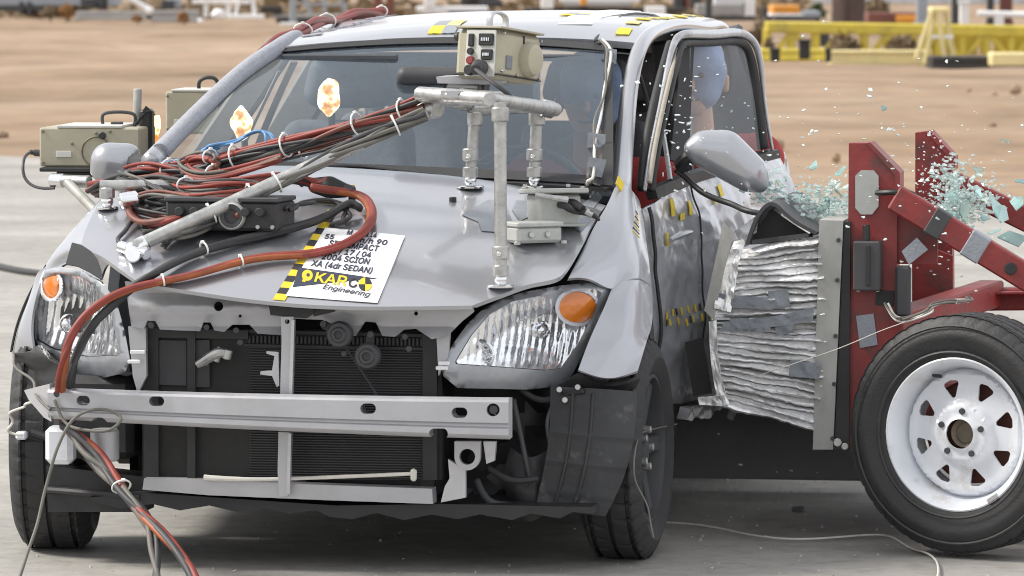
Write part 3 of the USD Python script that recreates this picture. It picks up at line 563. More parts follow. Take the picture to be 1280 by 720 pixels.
# --- bumper beam
ls = np.linspace(-.675, .542, 40); sec = []
for l in ls:
    u = (l + .675) / 1.217; f = .595 + .05 * (1 - (2 * u - 1) ** 2); zt = .487 - .010 * u; zb = .405 - .037 * u; h = zt - zb
    prof = [(-.055, zt - .004), (-.008, zt), (.004, zt - .006), (.008, zt - .012), (.008, zb + h * .40), (-.002, zb + h * .36), (.000, zb + h * .30), (.006, zb + h * .26), (.006, zb + .012), (-.002, zb + .004), (-.01, zb), (-.055, zb + .002)]
    sec.append([W([f + a, l, z]) for a, z in prof])
sec = np.array(sec); n, m = sec.shape[:2]; fcs = []
for i in range(n - 1):
    for j in range(m):
        a, b, c_, d = i * m + j, i * m + (j + 1) % m, (i + 1) * m + (j + 1) % m, (i + 1) * m + j; fcs += [[a, b, c_], [a, c_, d]]
for j in range(1, m - 1): fcs += [[0, j + 1, j], [(n - 1) * m, (n - 1) * m + j, (n - 1) * m + j + 1]]
bm = man(trimesh.Trimesh(sec.reshape(-1, 3), fcs, process=False))
if bm.volume() < 0: bm = man(trimesh.Trimesh(sec.reshape(-1, 3), np.array(fcs)[:, ::-1], process=False))
for x, y, rx, ry in ((106, 500, 8, 6), (200, 500, 9, 6), (464, 509, 9, 6.5), (576, 515, 9, 6.5), (617, 512, 8, 8), (125, 528, 9, 7), (550, 541, 11, 6.5)):
    pol = sg.MultiPoint([(x - rx + ry, y), (x + rx - ry, y)] if rx > ry else [(x, y)]); pol = sg.LineString([(x - rx + ry * .9, y), (x + rx - ry * .9, y)]).buffer(ry) if rx > ry else sg.Point(x, y).buffer(ry)
    q = np.array(pol.exterior.coords)[:-1]; ring = np.array([Q(*c_, .60) for c_ in q]); bm = bm - m3.Manifold.hull_points(np.vstack([ring + F * .2, ring - F * .3]))
mm = bm.to_mesh(); beam = obj('bumper_beam', trimesh.Trimesh(mm.vert_properties[:, :3], mm.tri_verts, process=False), 'white_steel', car, 28)
obj('beam_end', px_slab([(30, 488), (62, 480), (64, 527), (55, 522), (36, 500)], .58, .03, bend=lambda q: .50 + .1 * (q[:, 0] - 30) / 34), 'white_steel', beam, 20, label='bent end piece of the bumper beam')
obj('bolt', cyl(Q(617, 512, .56), Q(617, 512, .605), .012, 12), 'dark_steel', beam); obj('bolt', cyl(Q(71, 492, .56), Q(71, 492, .61), .009, 12), 'dark_steel', beam)
# --- lower cross member, rod, hooks, shields
obj('lower_crossmember', [px_slab([(180, 598), (260, 600), (400, 606), (540, 611), (541, 630), (400, 625), (260, 619), (178, 612)], .47, .06, step=14)], 'white_steel', car, 30)
obj('rod', [tube(QQ([(255, 597, .49), (300, 599, .49), (400, 597, .49), (518, 592, .49)]), [.008, .005, .005, .005], 8), blob([(Q(517, 590, .49), .009), (Q(517, 598, .49), .008)])], 'white_cable', car)
tow = px_slab([(568, 552), (600, 552), *[(584 + 16 * math.cos(a), 571 + 17 * math.sin(a)) for a in np.linspace(0, math.pi, 14)]], .50, .022, [circ(584, 571, 10)], 4)
obj('towing_eye', tow, 'white_steel', car, 30); obj('towing_eye_tab', px_slab([(604, 552), (620, 552), (618, 576), (608, 580)], .48, .02), 'grey_steel', car)
obj('lower_bracket', px_slab([(560, 574), (582, 588), (582, 622), (551, 628), (556, 608), (562, 598)], .46, .02), 'grey_steel', car, 20)
obj('under_tray', [px_slab([(112, 622), (180, 616), (300, 624), (420, 632), (560, 630), (740, 634), (742, 642), (716, 640), (700, 648), (664, 642), (640, 650), (600, 643), (572, 649), (540, 643), (505, 650), (470, 641), (440, 649), (412, 646), (395, 638), (360, 642), (330, 634), (296, 640), (262, 632), (225, 638), (190, 630), (150, 636), (120, 628)], .44, .30, step=14)], 'black_plastic', car, 30)
obj('side_shield', [px_slab([(636, 484), (704, 486), (694, 560), (676, 640), (560, 640), (590, 560), (636, 552)], .36, .06, step=16, bend=lambda q: .20 - np.clip((q[:, 0] - 600) / 100, 0, 1) * .10 + .02 * np.sin(q[:, 1] / 9) * np.sin(q[:, 0] / 13))], 'black_plastic', car, 30)
obj('horn_tube', cyl(Q(131, 536, .52), Q(131, 576, .52), .038, 24), 'white_steel', car, label='short grey can under the beam end'); 
obj('washer_tank', obox(Q(76, 556, .46), CAR, [.06, .075, .10], .015), 'white_enamel', car, label='white box under the beam end'); obj('washer_tank', obox(Q(28, 544, .3), CAR, [.04, .03, .022], .006), 'white_enamel', car, label='small white clip by the tyre')
obj('corner_shield', px_slab([(16, 442), (36, 440), (46, 432), (62, 450), (84, 462), (70, 486), (40, 486), (20, 470)], .22, .05, step=10, bend=lambda q: .16 + .15 * (q[:, 0] - 16) / 60 + .012 * np.sin(q[:, 1] / 5)), 'black_plastic', car, 30)
obj('inner_brace', [px_slab([(58, 582), (180, 596), (180, 640), (60, 640)], .36, .12, step=20), car_box(.38, .2, -.72, -.50, .28, .5, .02), tube(QQ([(40, 540, .3), (90, 560, .32), (150, 610, .4)]), .012, 8), tube(QQ([(60, 612, .36), (110, 616, .42), (175, 622, .44)]), .010, 8)], 'black_plastic', car, 30)
# fender liner, driver side
lin = surf([QQ(r) for r in ([(690, 484, .30), (744, 486, .32), (794, 490, .26)], [(688, 540, .33), (744, 545, .335), (790, 548, .29)], [(680, 590, .335), (738, 596, .335), (778, 598, .31)], [(670, 634, .335), (722, 640, .33), (756, 644, .31)])], 40, 20)
rib = np.linspace(0, 1, 40)[:, None]; lin = lin + F * (.005 * np.exp(-(((rib * 4.2) % 1 - .5) / .06) ** 2))[..., None]
obj('fender_liner', slab(lin, -.01), 'dark_grey_liner', car, 30)
obj('fender_liner', slab(surf([QQ(r) for r in ([(722, 466, .3), (760, 478, .3), (797, 470, .24)], [(690, 486, .27), (745, 490, .26), (788, 494, .2)])], 8, 12), -.01), 'black_plastic', car, 30, label='black liner edge under the fender')
for pts_, r_, m_ in (([(642, 500, .3), (650, 540, .34), (660, 590, .33), (668, 632, .3)], .007, 'charcoal'), ([(700, 492, .3), (684, 530, .33), (690, 570, .33), (676, 612, .34)], .006, 'charcoal'), ([(610, 585, .36), (640, 600, .38), (672, 598, .36)], .009, 'black_rubber'), ([(650, 486, .28), (676, 500, .3), (705, 494, .32), (730, 488, .34)], .008, 'black_rubber'), ([(596, 600, .36), (612, 626, .38), (640, 632, .36)], .010, 'dark_steel')): obj('hose', tube(QQ(pts_), r_, 7), m_, car, True)
obj('torn_liner', slab(crumple(surf([QQ(r) for r in ([(640, 560, .28), (664, 572, .3), (686, 560, .28)], [(634, 610, .3), (660, 618, .32), (680, 606, .3)], [(648, 640, .3), (664, 650, .31), (676, 640, .3)])], 14, 12), .03, 12, 8), .004), 'black_plastic', car, 25)
for x, y in ((699, 487), (722, 484), (706, 500)): obj('bolt', cyl(Q(x, y, .30), Q(x, y, .345), .008, 10), 'galvanised', car)
for x in (716, 741): obj('liner_rib', tube(QQ([(x, 492, .335), (x - 4, 545, .348), (x - 14, 600, .35), (x - 26, 640, .342)]), .005, 6), 'dark_grey_liner', car, True)
# --- headlights
def headlight(outline, ffun, inner, signal, dome, fog, strip, label):
    dense = sg.Polygon(outline).buffer(3).buffer(-3).buffer(-2).buffer(2); cx, cy = dense.centroid.coords[0]
    rim_in = sg.Polygon(inner).buffer(-3).buffer(3); bd = dense.exterior
    def bulge(q): return np.array([.022 * min(1, (bd.distance(sg.Point(*p)) / 22)) ** .6 for p in q])
    def front(q, add=0.0): f = ffun(q[:, 0]) + bulge(q) + add; return np.array([Q(x, y, g) for (x, y), g in zip(q, f)])
    pts, fc = fillpoly(dense.difference(rim_in), 6)
    h = obj('headlight', solid_fill(pts, fc, lambda q: front(q, -.004), lambda q: front(q, -.05)), 'head_rim', car, 40, label=label)
    pts, fc = fillpoly(dense, 7); obj('housing', solid_fill(pts, fc, lambda q: front(q, -.086), lambda q: front(q, -.13)), 'black_plastic', h, 40)
    pts, fc = fillpoly(dense.buffer(-1), 6); obj('lens', outward(trimesh.Trimesh(front(pts, .004), fc, process=False)), 'clear_lens', h, 60)
    # fluted reflector
    pts, fc = fillpoly(rim_in, 2.2); rb = rim_in.exterior; dx, dy, dr = dome
    def refl(q):
        d = np.array([rb.distance(sg.Point(*p)) for p in q]); r = np.hypot(q[:, 0] - dx, q[:, 1] - dy)
        depth = .020 + .045 * np.clip(d / 26, 0, 1) ** .8 * np.exp(-(r / 75) ** 2)
        fl = .0065 * np.clip(1 - np.abs(((q[:, 0] + .12 * (q[:, 1] - dy)) / 9.0) % 1 - .5) * 2, 0, 1) * np.clip(d / 8, 0, 1) + .004 * (meshkit.noise(np.stack([q[:, 0] / 9, q[:, 1] / 12, 0 * q[:, 0]], -1), 3) - .5)
        return front(q, 0) - F * (depth + fl)[:, None]
    obj('reflector', solid_fill(pts, fc, refl, lambda q: refl(q) - F * .004), 'reflector_silver', h, 30)
    c = Q(dx, dy, float(ffun(np.array([dx]))[0]) - .035); obj('bulb_cap', lathe([(.001, .022), (.010, .020), (.018, .012), (.022, 0), (.024, -.01), (.027, -.012), (.027, -.02)], c, F, 24), 'chrome', h, 40)
    sx, sy, srx, sry = signal; pts, fc = fillpoly(sg.Polygon(circ(sx, sy, srx + 4, 40, sry + 4), [circ(sx, sy, srx - 1, 40, sry - 1)]), 3); obj('signal_bezel', solid_fill(pts, fc, lambda q: front(q, -.010), lambda q: front(q, -.04)), 'white_enamel', h, 40)
    pts, fc = fillpoly(sg.Polygon(circ(sx, sy, srx, 40, sry)), 3)
    def sig(q): r = np.hypot((q[:, 0] - sx) / srx, (q[:, 1] - sy) / sry); return front(q, -.012) + F * (.008 * (1 - r ** 2) + .0012 * np.sin(q[:, 0] * 1.6) * np.sin(q[:, 1] * 1.6))[:, None]
    obj('turn_signal', solid_fill(pts, fc, sig, lambda q: front(q, -.035)), 'amber', h, 30)
    if fog:
        fx, fy, fr = fog; c = Q(fx, fy, float(ffun(np.array([fx]))[0]) - .012); obj('position_lamp', lathe([(.001, -.018), (fr * .6, -.012), (fr * .95, .002), (fr * 1.05, .006), (fr * 1.2, .002), (fr * 1.22, -.02)], c, F + L * .2, 32), 'chrome', h, 40)
        bd_ = [trimesh.creation.icosphere(1, .0035) for _ in range(34)]
        for b in bd_:
            a, r = rng.uniform(0, 6.28), fr * .85 * math.sqrt(rng.uniform()); b.apply_translation(c + L * r * math.cos(a) + Z * r * math.sin(a) - F * .004)
        obj('position_lamp_facets', bd_, 'chrome', h, 40, kind='stuff')
    if strip:
        pts, fc = fillpoly(sg.Polygon(strip), 6); obj('lower_strip', solid_fill(pts, fc, lambda q: front(q, -.006), lambda q: front(q, -.03)), 'head_rim', h, 40)
    return h
mat('head_rim', (.42, .43, .45), .22, .3, .06, 12, coat=.7)
headlight([(554, 470), (552, 458), (566, 430), (585, 404), (603, 387), (625, 374), (655, 365), (700, 357), (750, 352), (764, 358), (762, 372), (750, 398), (732, 434), (716, 468), (702, 482), (662, 487), (572, 485)],
          lambda x: .47 - (x - 555) / 210 * .36, [(567, 455), (588, 420), (610, 394), (640, 377), (690, 367), (745, 361), (752, 366), (742, 392), (722, 430), (700, 461), (680, 463)],
          (722, 384, 24, 20), (674, 413, 20), (598, 444, .036), [(568, 463), (696, 464), (690, 476), (576, 476)], 'large headlight on the driver side')
headlight([(56, 337), (75, 333), (104, 338), (128, 352), (146, 378), (156, 415), (163, 452), (156, 466), (122, 474), (86, 468), (62, 442), (42, 435), (37, 410), (43, 375)],
          lambda x: .10 + (x - 42) / 120 * .37, [(50, 350), (72, 342), (100, 346), (120, 358), (136, 382), (144, 416), (150, 444), (108, 446), (66, 436), (46, 425), (45, 385)],
          (64, 357, 11, 17), (85, 405, 16), None, [(88, 452), (150, 450), (146, 460), (110, 466)], 'headlight on the passenger side half hidden by cables')
# --- windshield, pillars, roof
def arch(l0, l1, f0, df, z0, z1, dz, n=9):
    t = np.linspace(-1, 1, n); return [Wp(f0 - df * (1 - x * x), l0 + (l1 - l0) * (x + 1) / 2, z0 + (z1 - z0) * (x + 1) / 2 + dz * (1 - x * x)) for x in t]
base_row, top_row = arch(-.60, .70, -.22, .13, 1.03, .985, .0), arch(-.44, .59, -1.0, .09, 1.336, 1.352, .028)
mid_row = [(a + b) / 2 + Z * .018 for a, b in zip(base_row, top_row)]
ws = surf([base_row, mid_row, top_row], 20, 40)
wsn = obj('windshield', outward(grid(ws)), 'windshield_glass', car, True)
frit = []
def band(P, i0, i1, j0, j1, off):
    n = normals(P); s = 1 if (n @ Z).mean() > 0 else -1; return slab((P + n * s * off)[i0:i1, j0:j1], .002)
obj('windshield_border', [band(ws, 0, 20, 38, 40, .003), band(ws, 0, 20, 0, 2, .003), band(ws, 0, 2, 1, 39, .004), band(ws, 18, 20, 1, 39, .004)], 'black_rubber', wsn, 40)
rail_l = QQ([(775, 245, -.26), (779, 195, -.48), (784, 140, -.70), (790, 95, -.86), (800, 60, -1.0), (822, 38, -1.3), (852, 31, -1.7), (885, 34, -2.2), (908, 42, -2.75), (925, 90, -3.05)])
obj('pillar', tube(rail_l, [.031, .027, .024, .022, .020, .018, .018, .018, .018, .018], 14, 70), 'silver_paint', car, True, label='driver side windshield pillar and roof rail')
rail_r = QQ([(188, 203, -.2), (226, 163, -.42), (268, 122, -.66), (310, 86, -.86), (340, 66, -1.0), (368, 51, -1.5), (400, 43, -2.1), (436, 38, -2.8), (470, 60, -3.05)])
obj('pillar', tube(rail_r, [.028, .024, .022, .021, .02, .02, .02, .02, .02], 14, 70), 'silver_paint', car, True, label='passenger side windshield pillar and roof rail')
tp = spline(rail_r, 90)[2:46]; obj('pillar_tape', tube(tp + (Z * .008 + F * .008 + L * .010), .0255, 14, straight=True, flat=1.0), 'cloth_tape', car, 40, label='grey cloth tape along the windshield pillar')
rl, rr_ = to_car(spline(rail_l, 200)), to_car(spline(rail_r, 200))
def rail_at(r, f): i = np.argmin(np.abs(r[:, 0] - f)); return r[i, 1], r[i, 2]
rows = []
for f, zc in ((-1.0, 1.376), (-1.15, 1.405), (-1.5, 1.428), (-2.0, 1.44), (-2.6, 1.425), (-3.02, 1.34)):
    df = .09 if f > -1.05 else .04 if f > -1.2 else 0; (la, za), (lb, zb) = rail_at(rr_, f), rail_at(rl, f); la, lb, za, zb = la + .005, lb - .005, za + .014, zb + .014
    t = np.linspace(-1, 1, 13); rows.append([Wp(f - df * (1 - x * x), la + (lb - la) * (x + 1) / 2, za + (zb - za) * (x + 1) / 2 + (zc - (za + zb) / 2) * (1 - abs(x) ** 2.6)) for x in t])
rf = surf(rows, 44, 40); roof = obj('roof', slab(rf, -.02), 'silver_paint', car, 40)
# --- body sides, tail
def car_patch(rows, nu, nv, t, m, name='body_side', label=None, amp=0, seed=0, parent=None, sc=7):
    P = surf([[Wp(*p) for p in r] for r in rows], nu, nv)
    if amp: P = crumple(P, amp, sc, seed)
    return obj(name, slab(P, t), m, parent or car, 40, label=label)
car_patch([[(-.34, -.66, .94), (-1.0, -.74, .94), (-2.0, -.75, .95), (-3.0, -.70, .97)], [(-.40, -.72, .70), (-1.0, -.78, .68), (-2.0, -.80, .70), (-3.05, -.74, .72)], [(-.40, -.72, .42), (-1.0, -.78, .40), (-2.0, -.79, .42), (-3.05, -.73, .45)], [(-.40, -.70, .24), (-1.0, -.75, .22), (-2.0, -.76, .24), (-3.0, -.70, .30)]], 12, 24, .03, 'silver_paint', label='passenger side doors and sill')
for a, b, w in (((-1.46, -.47, 1.35), (-1.50, -.76, .94), .09), ((-2.46, -.48, 1.35), (-2.55, -.74, .95), .12), ((-3.0, -.48, 1.30), (-3.02, -.70, .96), .12)):
    obj('pillar', beam_between(Wp(*a), Wp(*b), w, .05, .01, up=F), 'trim_beige', car)
car_patch([[(-3.02, -.72, .97), (-3.10, 0, .98), (-3.02, .80, .97)], [(-3.08, -.74, .6), (-3.18, 0, .6), (-3.08, .80, .6)], [(-3.0, -.7, .3), (-3.1, 0, .3), (-3.0, .76, .3)]], 10, 20, .03, 'silver_paint', 'tailgate')
obj('pillar', beam_between(Wp(-3.02, .68, 1.32), Wp(-3.02, .76, .96), .12, .06, .01, up=F), 'silver_paint', car, label='driver side rear pillar')
obj('rear_shelf', car_box(-2.7, -3.05, -.6, .65, .90, .93, .01), 'interior', car)
car_patch([[(-1.55, .93, .98), (-2.1, .92, .98), (-2.7, .88, .98), (-3.05, .80, .98)], [(-1.5, .95, .75), (-2.1, .96, .75), (-2.7, .91, .75), (-3.1, .82, .75)], [(-1.4, .92, .45), (-2.0, .94, .45), (-2.7, .9, .45), (-3.08, .8, .45)], [(-1.4, .86, .26), (-2.0, .88, .26), (-2.7, .86, .3), (-3.0, .76, .3)]], 24, 40, -.02, 'crushed_paint', 'rear_quarter', amp=.05, seed=4)
# --- crushed driver door: lower skin
dl = surf([QQ(r) for r in ([(800, 262, -.40), (828, 246, -.60), (862, 232, -.85), (905, 216, -1.15), (950, 196, -1.5), (972, 190, -1.75)],
                           [(806, 310, -.42), (832, 300, -.60), (868, 290, -.82), (908, 280, -1.05), (952, 262, -1.4), (990, 246, -1.75)],
                           [(810, 370, -.44), (836, 366, -.60), (868, 360, -.80), (900, 355, -1.0), (945, 340, -1.35), (985, 330, -1.7)],
                           [(812, 430, -.44), (838, 432, -.62), (868, 430, -.82), (900, 425, -1.0), (945, 410, -1.35), (985, 400, -1.7)],
                           [(806, 500, -.40), (838, 505, -.62), (868, 500, -.85), (900, 492, -1.0), (945, 480, -1.35), (985, 470, -1.7)])], 90, 110)
dl = crumple(dl, .040, 4.0, 11); dl = crumple(dl, .007, 13, 2); kx = meshkit.noise(dl * [3.2, 3.2, 1.6], 31); dl = dl - F * (.022 * np.exp(-np.abs(kx - .5) / .08))[..., None]
door = obj('front_door', slab(dl, .012), 'crushed_paint', car, 50, label='crushed driver door with yellow tape marks')
obj('door_seam', tube([dl[i, 38] + F * .004 + L * .004 for i in range(0, 90, 6)], .0028, 6), 'black_rubber', door); obj('door_seam', tube([dl[i, 3] + F * .01 + L * .01 for i in range(0, 90, 6)], .006, 6), 'black_rubber', door)
def on_door(i, j, w, h, m='yellow_tape', lift=.006):
    i0, i1, j0, j1 = int(i), int(i + h), int(j), int(j + w); s = dl[max(i0, 0):min(i1, 90), max(j0, 0):min(j1, 110)]
    n = normals(s); sg_ = 1 if (n @ F).mean() > 0 else -1; return slab(s + n * sg_ * lift, .002)
for (i, j, w, h) in ((2, 20, 3, 9), (10, 25, 5, 4), (6, 32, 3, 7), (16, 14, 3, 7), (4, 54, 3, 6), (1, 92, 5, 2), (4, 44, 5, 2), (8, 50, 2, 4), (2, 62, 5, 2), (6, 70, 2, 4), (3, 84, 6, 2), (12, 96, 2, 3)): obj('yellow_tape', on_door(i, j, w, h), 'yellow_tape', door, 40)
for q in range(24): obj('yellow_tape', on_door(49 + (q % 2) * 4 + (q % 5 == 0), 8 + 3 * q, 2, 4), 'yellow_tape', door, 40)
for q in range(0, 24, 3): obj('black_mark', on_door(49 + ((q + 1) % 2) * 4, 8 + 3 * q, 2, 4), 'black_tape', door, 40)
obj('door_handle_dent', tube(QQ([(838, 300, -.56), (850, 294, -.62), (864, 290, -.7)]), [.006, .012, .006], 8), 'crushed_paint', door)
obj('sill', [slab(crumple(surf([QQ(r) for r in ([(848, 508, -.5), (872, 505, -.7), (905, 490, -1.1)], [(846, 524, -.5), (872, 520, -.7), (905, 505, -1.1)])], 10, 24), .03, 9, 4), -.03)], 'crushed_paint', car, 40)
# --- door window frame bent outward
fr_o = [(806, 238, -.46), (812, 196, -.55), (828, 118, -.74), (845, 50, -.93), (853, 44, -.98), (895, 43, -1.25), (935, 46, -1.5), (945, 58, -1.53), (955, 120, -1.55), (966, 190, -1.56)]
fo = np.array(QQ(fr_o)); fl = [fo[0], *fo[1:4], *fo[4:7], *fo[7:]]
def poly_frame(pts, w, h, m, name, parent, lab=None, off=0):
    P = spline(pts, 70); return obj(name, tube(P + L * off, w, 10, straight=True, flat=h), m, parent, True, label=lab)
obj('window_frame', tube(spline(fo, 80), [.006, .006, .007, .009, .013, .014, .014, .012, .006, .005], 10, straight=True), 'crushed_paint', door, True, label='bent silver upper frame of the driver door')
fi = np.array(QQ([(815, 238, -.47), (822, 190, -.57), (838, 115, -.75), (852, 58, -.94), (858, 54, -1.0), (895, 53, -1.25), (928, 55, -1.48), (936, 66, -1.52), (946, 125, -1.54), (954, 186, -1.55)]))
obj('window_seal', tube(spline(fi, 80), [.009, .009, .009, .010, .011, .011, .011, .014, .017, .018], 8, straight=True), 'black_rubber', door, True)
obj('window_seal', tube(QQ([(802, 236, -.5), (806, 192, -.58), (822, 112, -.77), (838, 55, -.96)]), .014, 8), 'black_rubber', door, True)
obj('seal_edge', tube(QQ([(812, 228, -.45), (818, 188, -.545), (834, 112, -.735), (847, 62, -.915)]), .007, 8), 'belt', door, True, label='pale torn seal along the frame leading edge')
pil = surf([QQ(r) for r in ([(853, 60, -1.05), (868, 58, -1.08)], [(845, 130, -1.0), (864, 130, -1.05)], [(838, 200, -.95), (862, 205, -1.0)])], 12, 4); obj('window_divider', slab(pil, .012), 'black_plastic', door, 40)
gl = surf([QQ(r) for r in ([(862, 58, -1.06), (895, 56, -1.26), (930, 58, -1.5)], [(862, 120, -1.05), (900, 120, -1.3), (942, 120, -1.52)], [(860, 200, -1.0), (905, 195, -1.3), (952, 188, -1.54)])], 14, 16)
obj('window_glass', outward(grid(gl)), 'side_glass', door, True)
obj('door_trim', slab(surf([QQ(r) for r in ([(806, 236, -.5), (860, 214, -.9), (962, 186, -1.58)], [(810, 250, -.52), (862, 226, -.92), (964, 196, -1.6)])], 6, 20), -.03), 'black_plastic', door, 40)
obj('window_strut', tube(QQ([(826, 150, -.8), (832, 185, -.75), (838, 225, -.68)]), .007, 8), 'grey_steel', door); obj('window_strut', tube(QQ([(800, 95, -1.0), (812, 140, -1.05), (814, 200, -.9)]), .006, 8), 'dark_steel', door)
# --- door mirrors
mir = blob([(Q(880, 186, -.60), .052), (Q(905, 190, -.62), .062), (Q(936, 216, -.63), .054), (Q(868, 186, -.58), .03), (Q(948, 228, -.63), .030)])
mv = man(mir).refine_to_length(.012).to_mesh(); mir = trimesh.Trimesh(mv.vert_properties[:, :3], mv.tri_verts); trimesh.smoothing.filter_taubin(mir, iterations=14)
mn = obj('door_mirror', mir, 'silver_paint', car, True, label='large silver driver side mirror'); obj('mirror_arm', tube(QQ([(850, 208, -.62), (866, 194, -.60), (880, 190, -.6)]), .022, 10), 'black_plastic', mn)
mir = blob([(Q(136, 201, -.55), .052), (Q(152, 204, -.56), .052), (Q(130, 211, -.55), .040), (Q(160, 195, -.56), .036), (Q(160, 213, -.56), .036)])
mv = man(mir).refine_to_length(.012).to_mesh(); mir = trimesh.Trimesh(mv.vert_properties[:, :3], mv.tri_verts); trimesh.smoothing.filter_taubin(mir, iterations=10)
mn = obj('door_mirror', mir, 'silver_paint', car, True, label='small silver passenger side mirror'); obj('mirror_arm', [tube(QQ([(160, 205, -.57), (178, 204, -.5), (196, 205, -.4)]), [.036, .022, .016], 10)], 'black_plastic', mn)
# --- wheels
def tyre_mesh(c, axis, R, r_in, w, n=180, block=5, grooves=(-.30, 0, .30), notch=.007):
    h = w / 2; prof = [(r_in, -h * .72), (r_in + .012, -h * .86), ((R + r_in) / 2, -h * 1.02), (R - .045, -h), (R - .016, -h * .86), (R - .003, -h * .70)]
    for g in grooves:
        x = g * w; prof += [(R, x - .012), (R, x - .0065), (R - .010, x - .005), (R - .010, x + .005), (R, x + .0065), (R, x + .012)]
    prof += [(R - .003, h * .70), (R - .016, h * .86), (R - .045, h), ((R + r_in) / 2, h * 1.02), (r_in + .012, h * .86), (r_in, h * .72)]
    fr = frame_of(axis); p = np.array(prof); an = np.arange(n + 1) * 2 * np.pi / n; P = np.zeros((len(p), n + 1, 3))
    for i, (r, x) in enumerate(p):
        rr = np.full(n + 1, r)
        if r > R - .02: k_ = (np.arange(n + 1) + (2 if x > 0 else 0)) % block; rr = np.where((k_ == 0) & (abs(x) > .12 * w), r - notch, rr); rr[-1] = rr[0]
        if abs(abs(x) - h * 1.0) < h * .05 and R - .06 < r < R - .03: rr = rr
        P[i] = c + x * fr[0] + rr[:, None] * (np.cos(an)[:, None] * fr[1] + np.sin(an)[:, None] * fr[2])
    return grid(P)
def car_wheel(f, l, ax, label=None, w=.172):
    c = Wp(f, l, .295); ax = np.asarray(ax) / np.linalg.norm(ax)
    ty = obj('tyre', tyre_mesh(c, ax, .295, .195, w), 'tyre', car, 35, label=label)
    obj('rim', lathe([(.197, .062), (.200, .070), (.190, .072), (.182, .058), (.175, .02), (.17, -.04), (.11, .02), (.10, .036), (.05, .046), (.045, .055), (.03, .058), (.001, .06)], c, ax, 48), 'dark_steel', ty, 40)
    for k_ in range(5):
        fr = frame_of(ax); a = k_ * 2 * math.pi / 5; d = math.cos(a) * fr[1] + math.sin(a) * fr[2]; obj('lug_nut', cyl(c + d * .052 + ax * .04, c + d * .052 + ax * .066, .010, 8), 'galvanised', ty)
        obj('spoke', beam_between(c + d * .05 + ax * .035, c + d * .182 + ax * .05, .045, .018, .005, up=ax), 'dark_steel', ty)
car_wheel(0, -.800, -L + F * .14, 'passenger side front tyre', .205); car_wheel(0.0, .765, L + F * .05, 'driver side front tyre in the dark wheel arch')
car_wheel(-2.37, -.76, -L); car_wheel(-2.37, .78, L)
# --- cowl, wipers
cw = surf([arch(-.60, .68, -.20, .135, 1.018, .972, 0), arch(-.60, .70, -.25, .135, 1.025, .98, 0)], 4, 30); obj('cowl_panel', slab(cw, .01), 'black_plastic', car, 40)
for pts in ([(380, 218, -.33), (430, 213, -.36), (500, 219, -.35), (588, 230, -.33)], [(392, 224, -.32), (470, 221, -.34), (560, 229, -.33)], [(300, 228, -.28), (380, 219, -.32)], [(600, 232, -.33), (680, 225, -.34), (752, 238, -.22)]):
    obj('wiper', tube([q + Z * .012 for q in QQ(pts)], .0065, 8), 'black_plastic', car)
# --- cabin
dash = [[(-.42, -.62, .95), (-.52, 0, .965), (-.42, .66, .93)], [(-.72, -.60, .95), (-.80, 0, .965), (-.74, .64, .93)], [(-.86, -.60, .86), (-.92, 0, .87), (-.88, .64, .84)], [(-.84, -.6, .55), (-.9, 0, .5), (-.86, .64, .52)]]
car_patch(dash, 20, 20, .02, 'interior', 'dashboard')
sw = Wp(-1.0, .34, .90); swa = np.array(W([0, 0, 0]) - W([0, 0, 0])); ax = F * -.9 + Z * .42
fr = frame_of(ax); an = np.linspace(0, 2 * np.pi, 33)[:-1]; ring = [sw + .18 * (math.cos(a) * fr[1] + math.sin(a) * fr[2]) for a in an] + [sw + .18 * fr[1]]
st = obj('steering_wheel', tube(ring, .014, 8, straight=True), 'black_plastic', car, True); obj('hub', lathe([(.001, .03), (.05, .025), (.07, 0), (.05, -.03), (.001, -.03)], sw, ax, 20), 'charcoal', st); 
for a in (.3, 2.8, 4.7): obj('spoke', beam_between(sw, sw + .178 * (math.cos(a) * fr[1] + math.sin(a) * fr[2]), .03, .014, .004, up=ax), 'charcoal', st)
def seat(f, l, name='seat'):
    b = blob([(Wp(f - .30, l - .17, .62), .07), (Wp(f - .30, l + .17, .62), .07), (Wp(f - .44, l - .15, 1.06), .055), (Wp(f - .44, l + .15, 1.06), .055)])
    s = obj(name, [b, blob([(Wp(f + .18, l - .18, .50), .07), (Wp(f + .18, l + .18, .50), .07), (Wp(f - .28, l - .18, .46), .08), (Wp(f - .28, l + .18, .46), .08)])], 'seat_fabric', car, 40)
    obj('headrest', blob([(Wp(f - .45, l - .09, 1.20), .05), (Wp(f - .45, l + .09, 1.20), .05), (Wp(f - .45, l - .08, 1.26), .045), (Wp(f - .45, l + .08, 1.26), .045)]), 'seat_fabric', s, 40)
    for q in (-.05, .05): obj('headrest_post', cyl(Wp(f - .45, l + q, 1.08), Wp(f - .45, l + q, 1.18), .006, 8), 'chrome', s)
seat(-1.35, -.33); seat(-1.38, .40); seat(-2.25, -.33, 'rear_seat'); seat(-2.25, .42, 'rear_seat'); 
obj('seat_belt', [tube([Wp(-1.42, -.47, 1.27), Wp(-1.42, -.60, 1.0), Wp(-1.40, -.68, .80)], .016, 8, flat=.25)], 'belt', car); obj('seat_belt', tube([Wp(-1.30, -.40, 1.30), Wp(-1.36, -.54, 1.0), Wp(-1.4, -.62, .7)], .02, 8, flat=.25), 'belt', car)
obj('rear_mirror', blob([(Wp(-.82, .02, 1.27), .028), (Wp(-.82, .20, 1.27), .028)]), 'charcoal', car); obj('sun_visor', obox(Wp(-1.02, .36, 1.32), CAR, [.14, .34, .018], .006), 'interior', car); obj('sun_visor', obox(Wp(-1.02, -.2, 1.32), CAR, [.14, .34, .018], .006), 'interior', car)
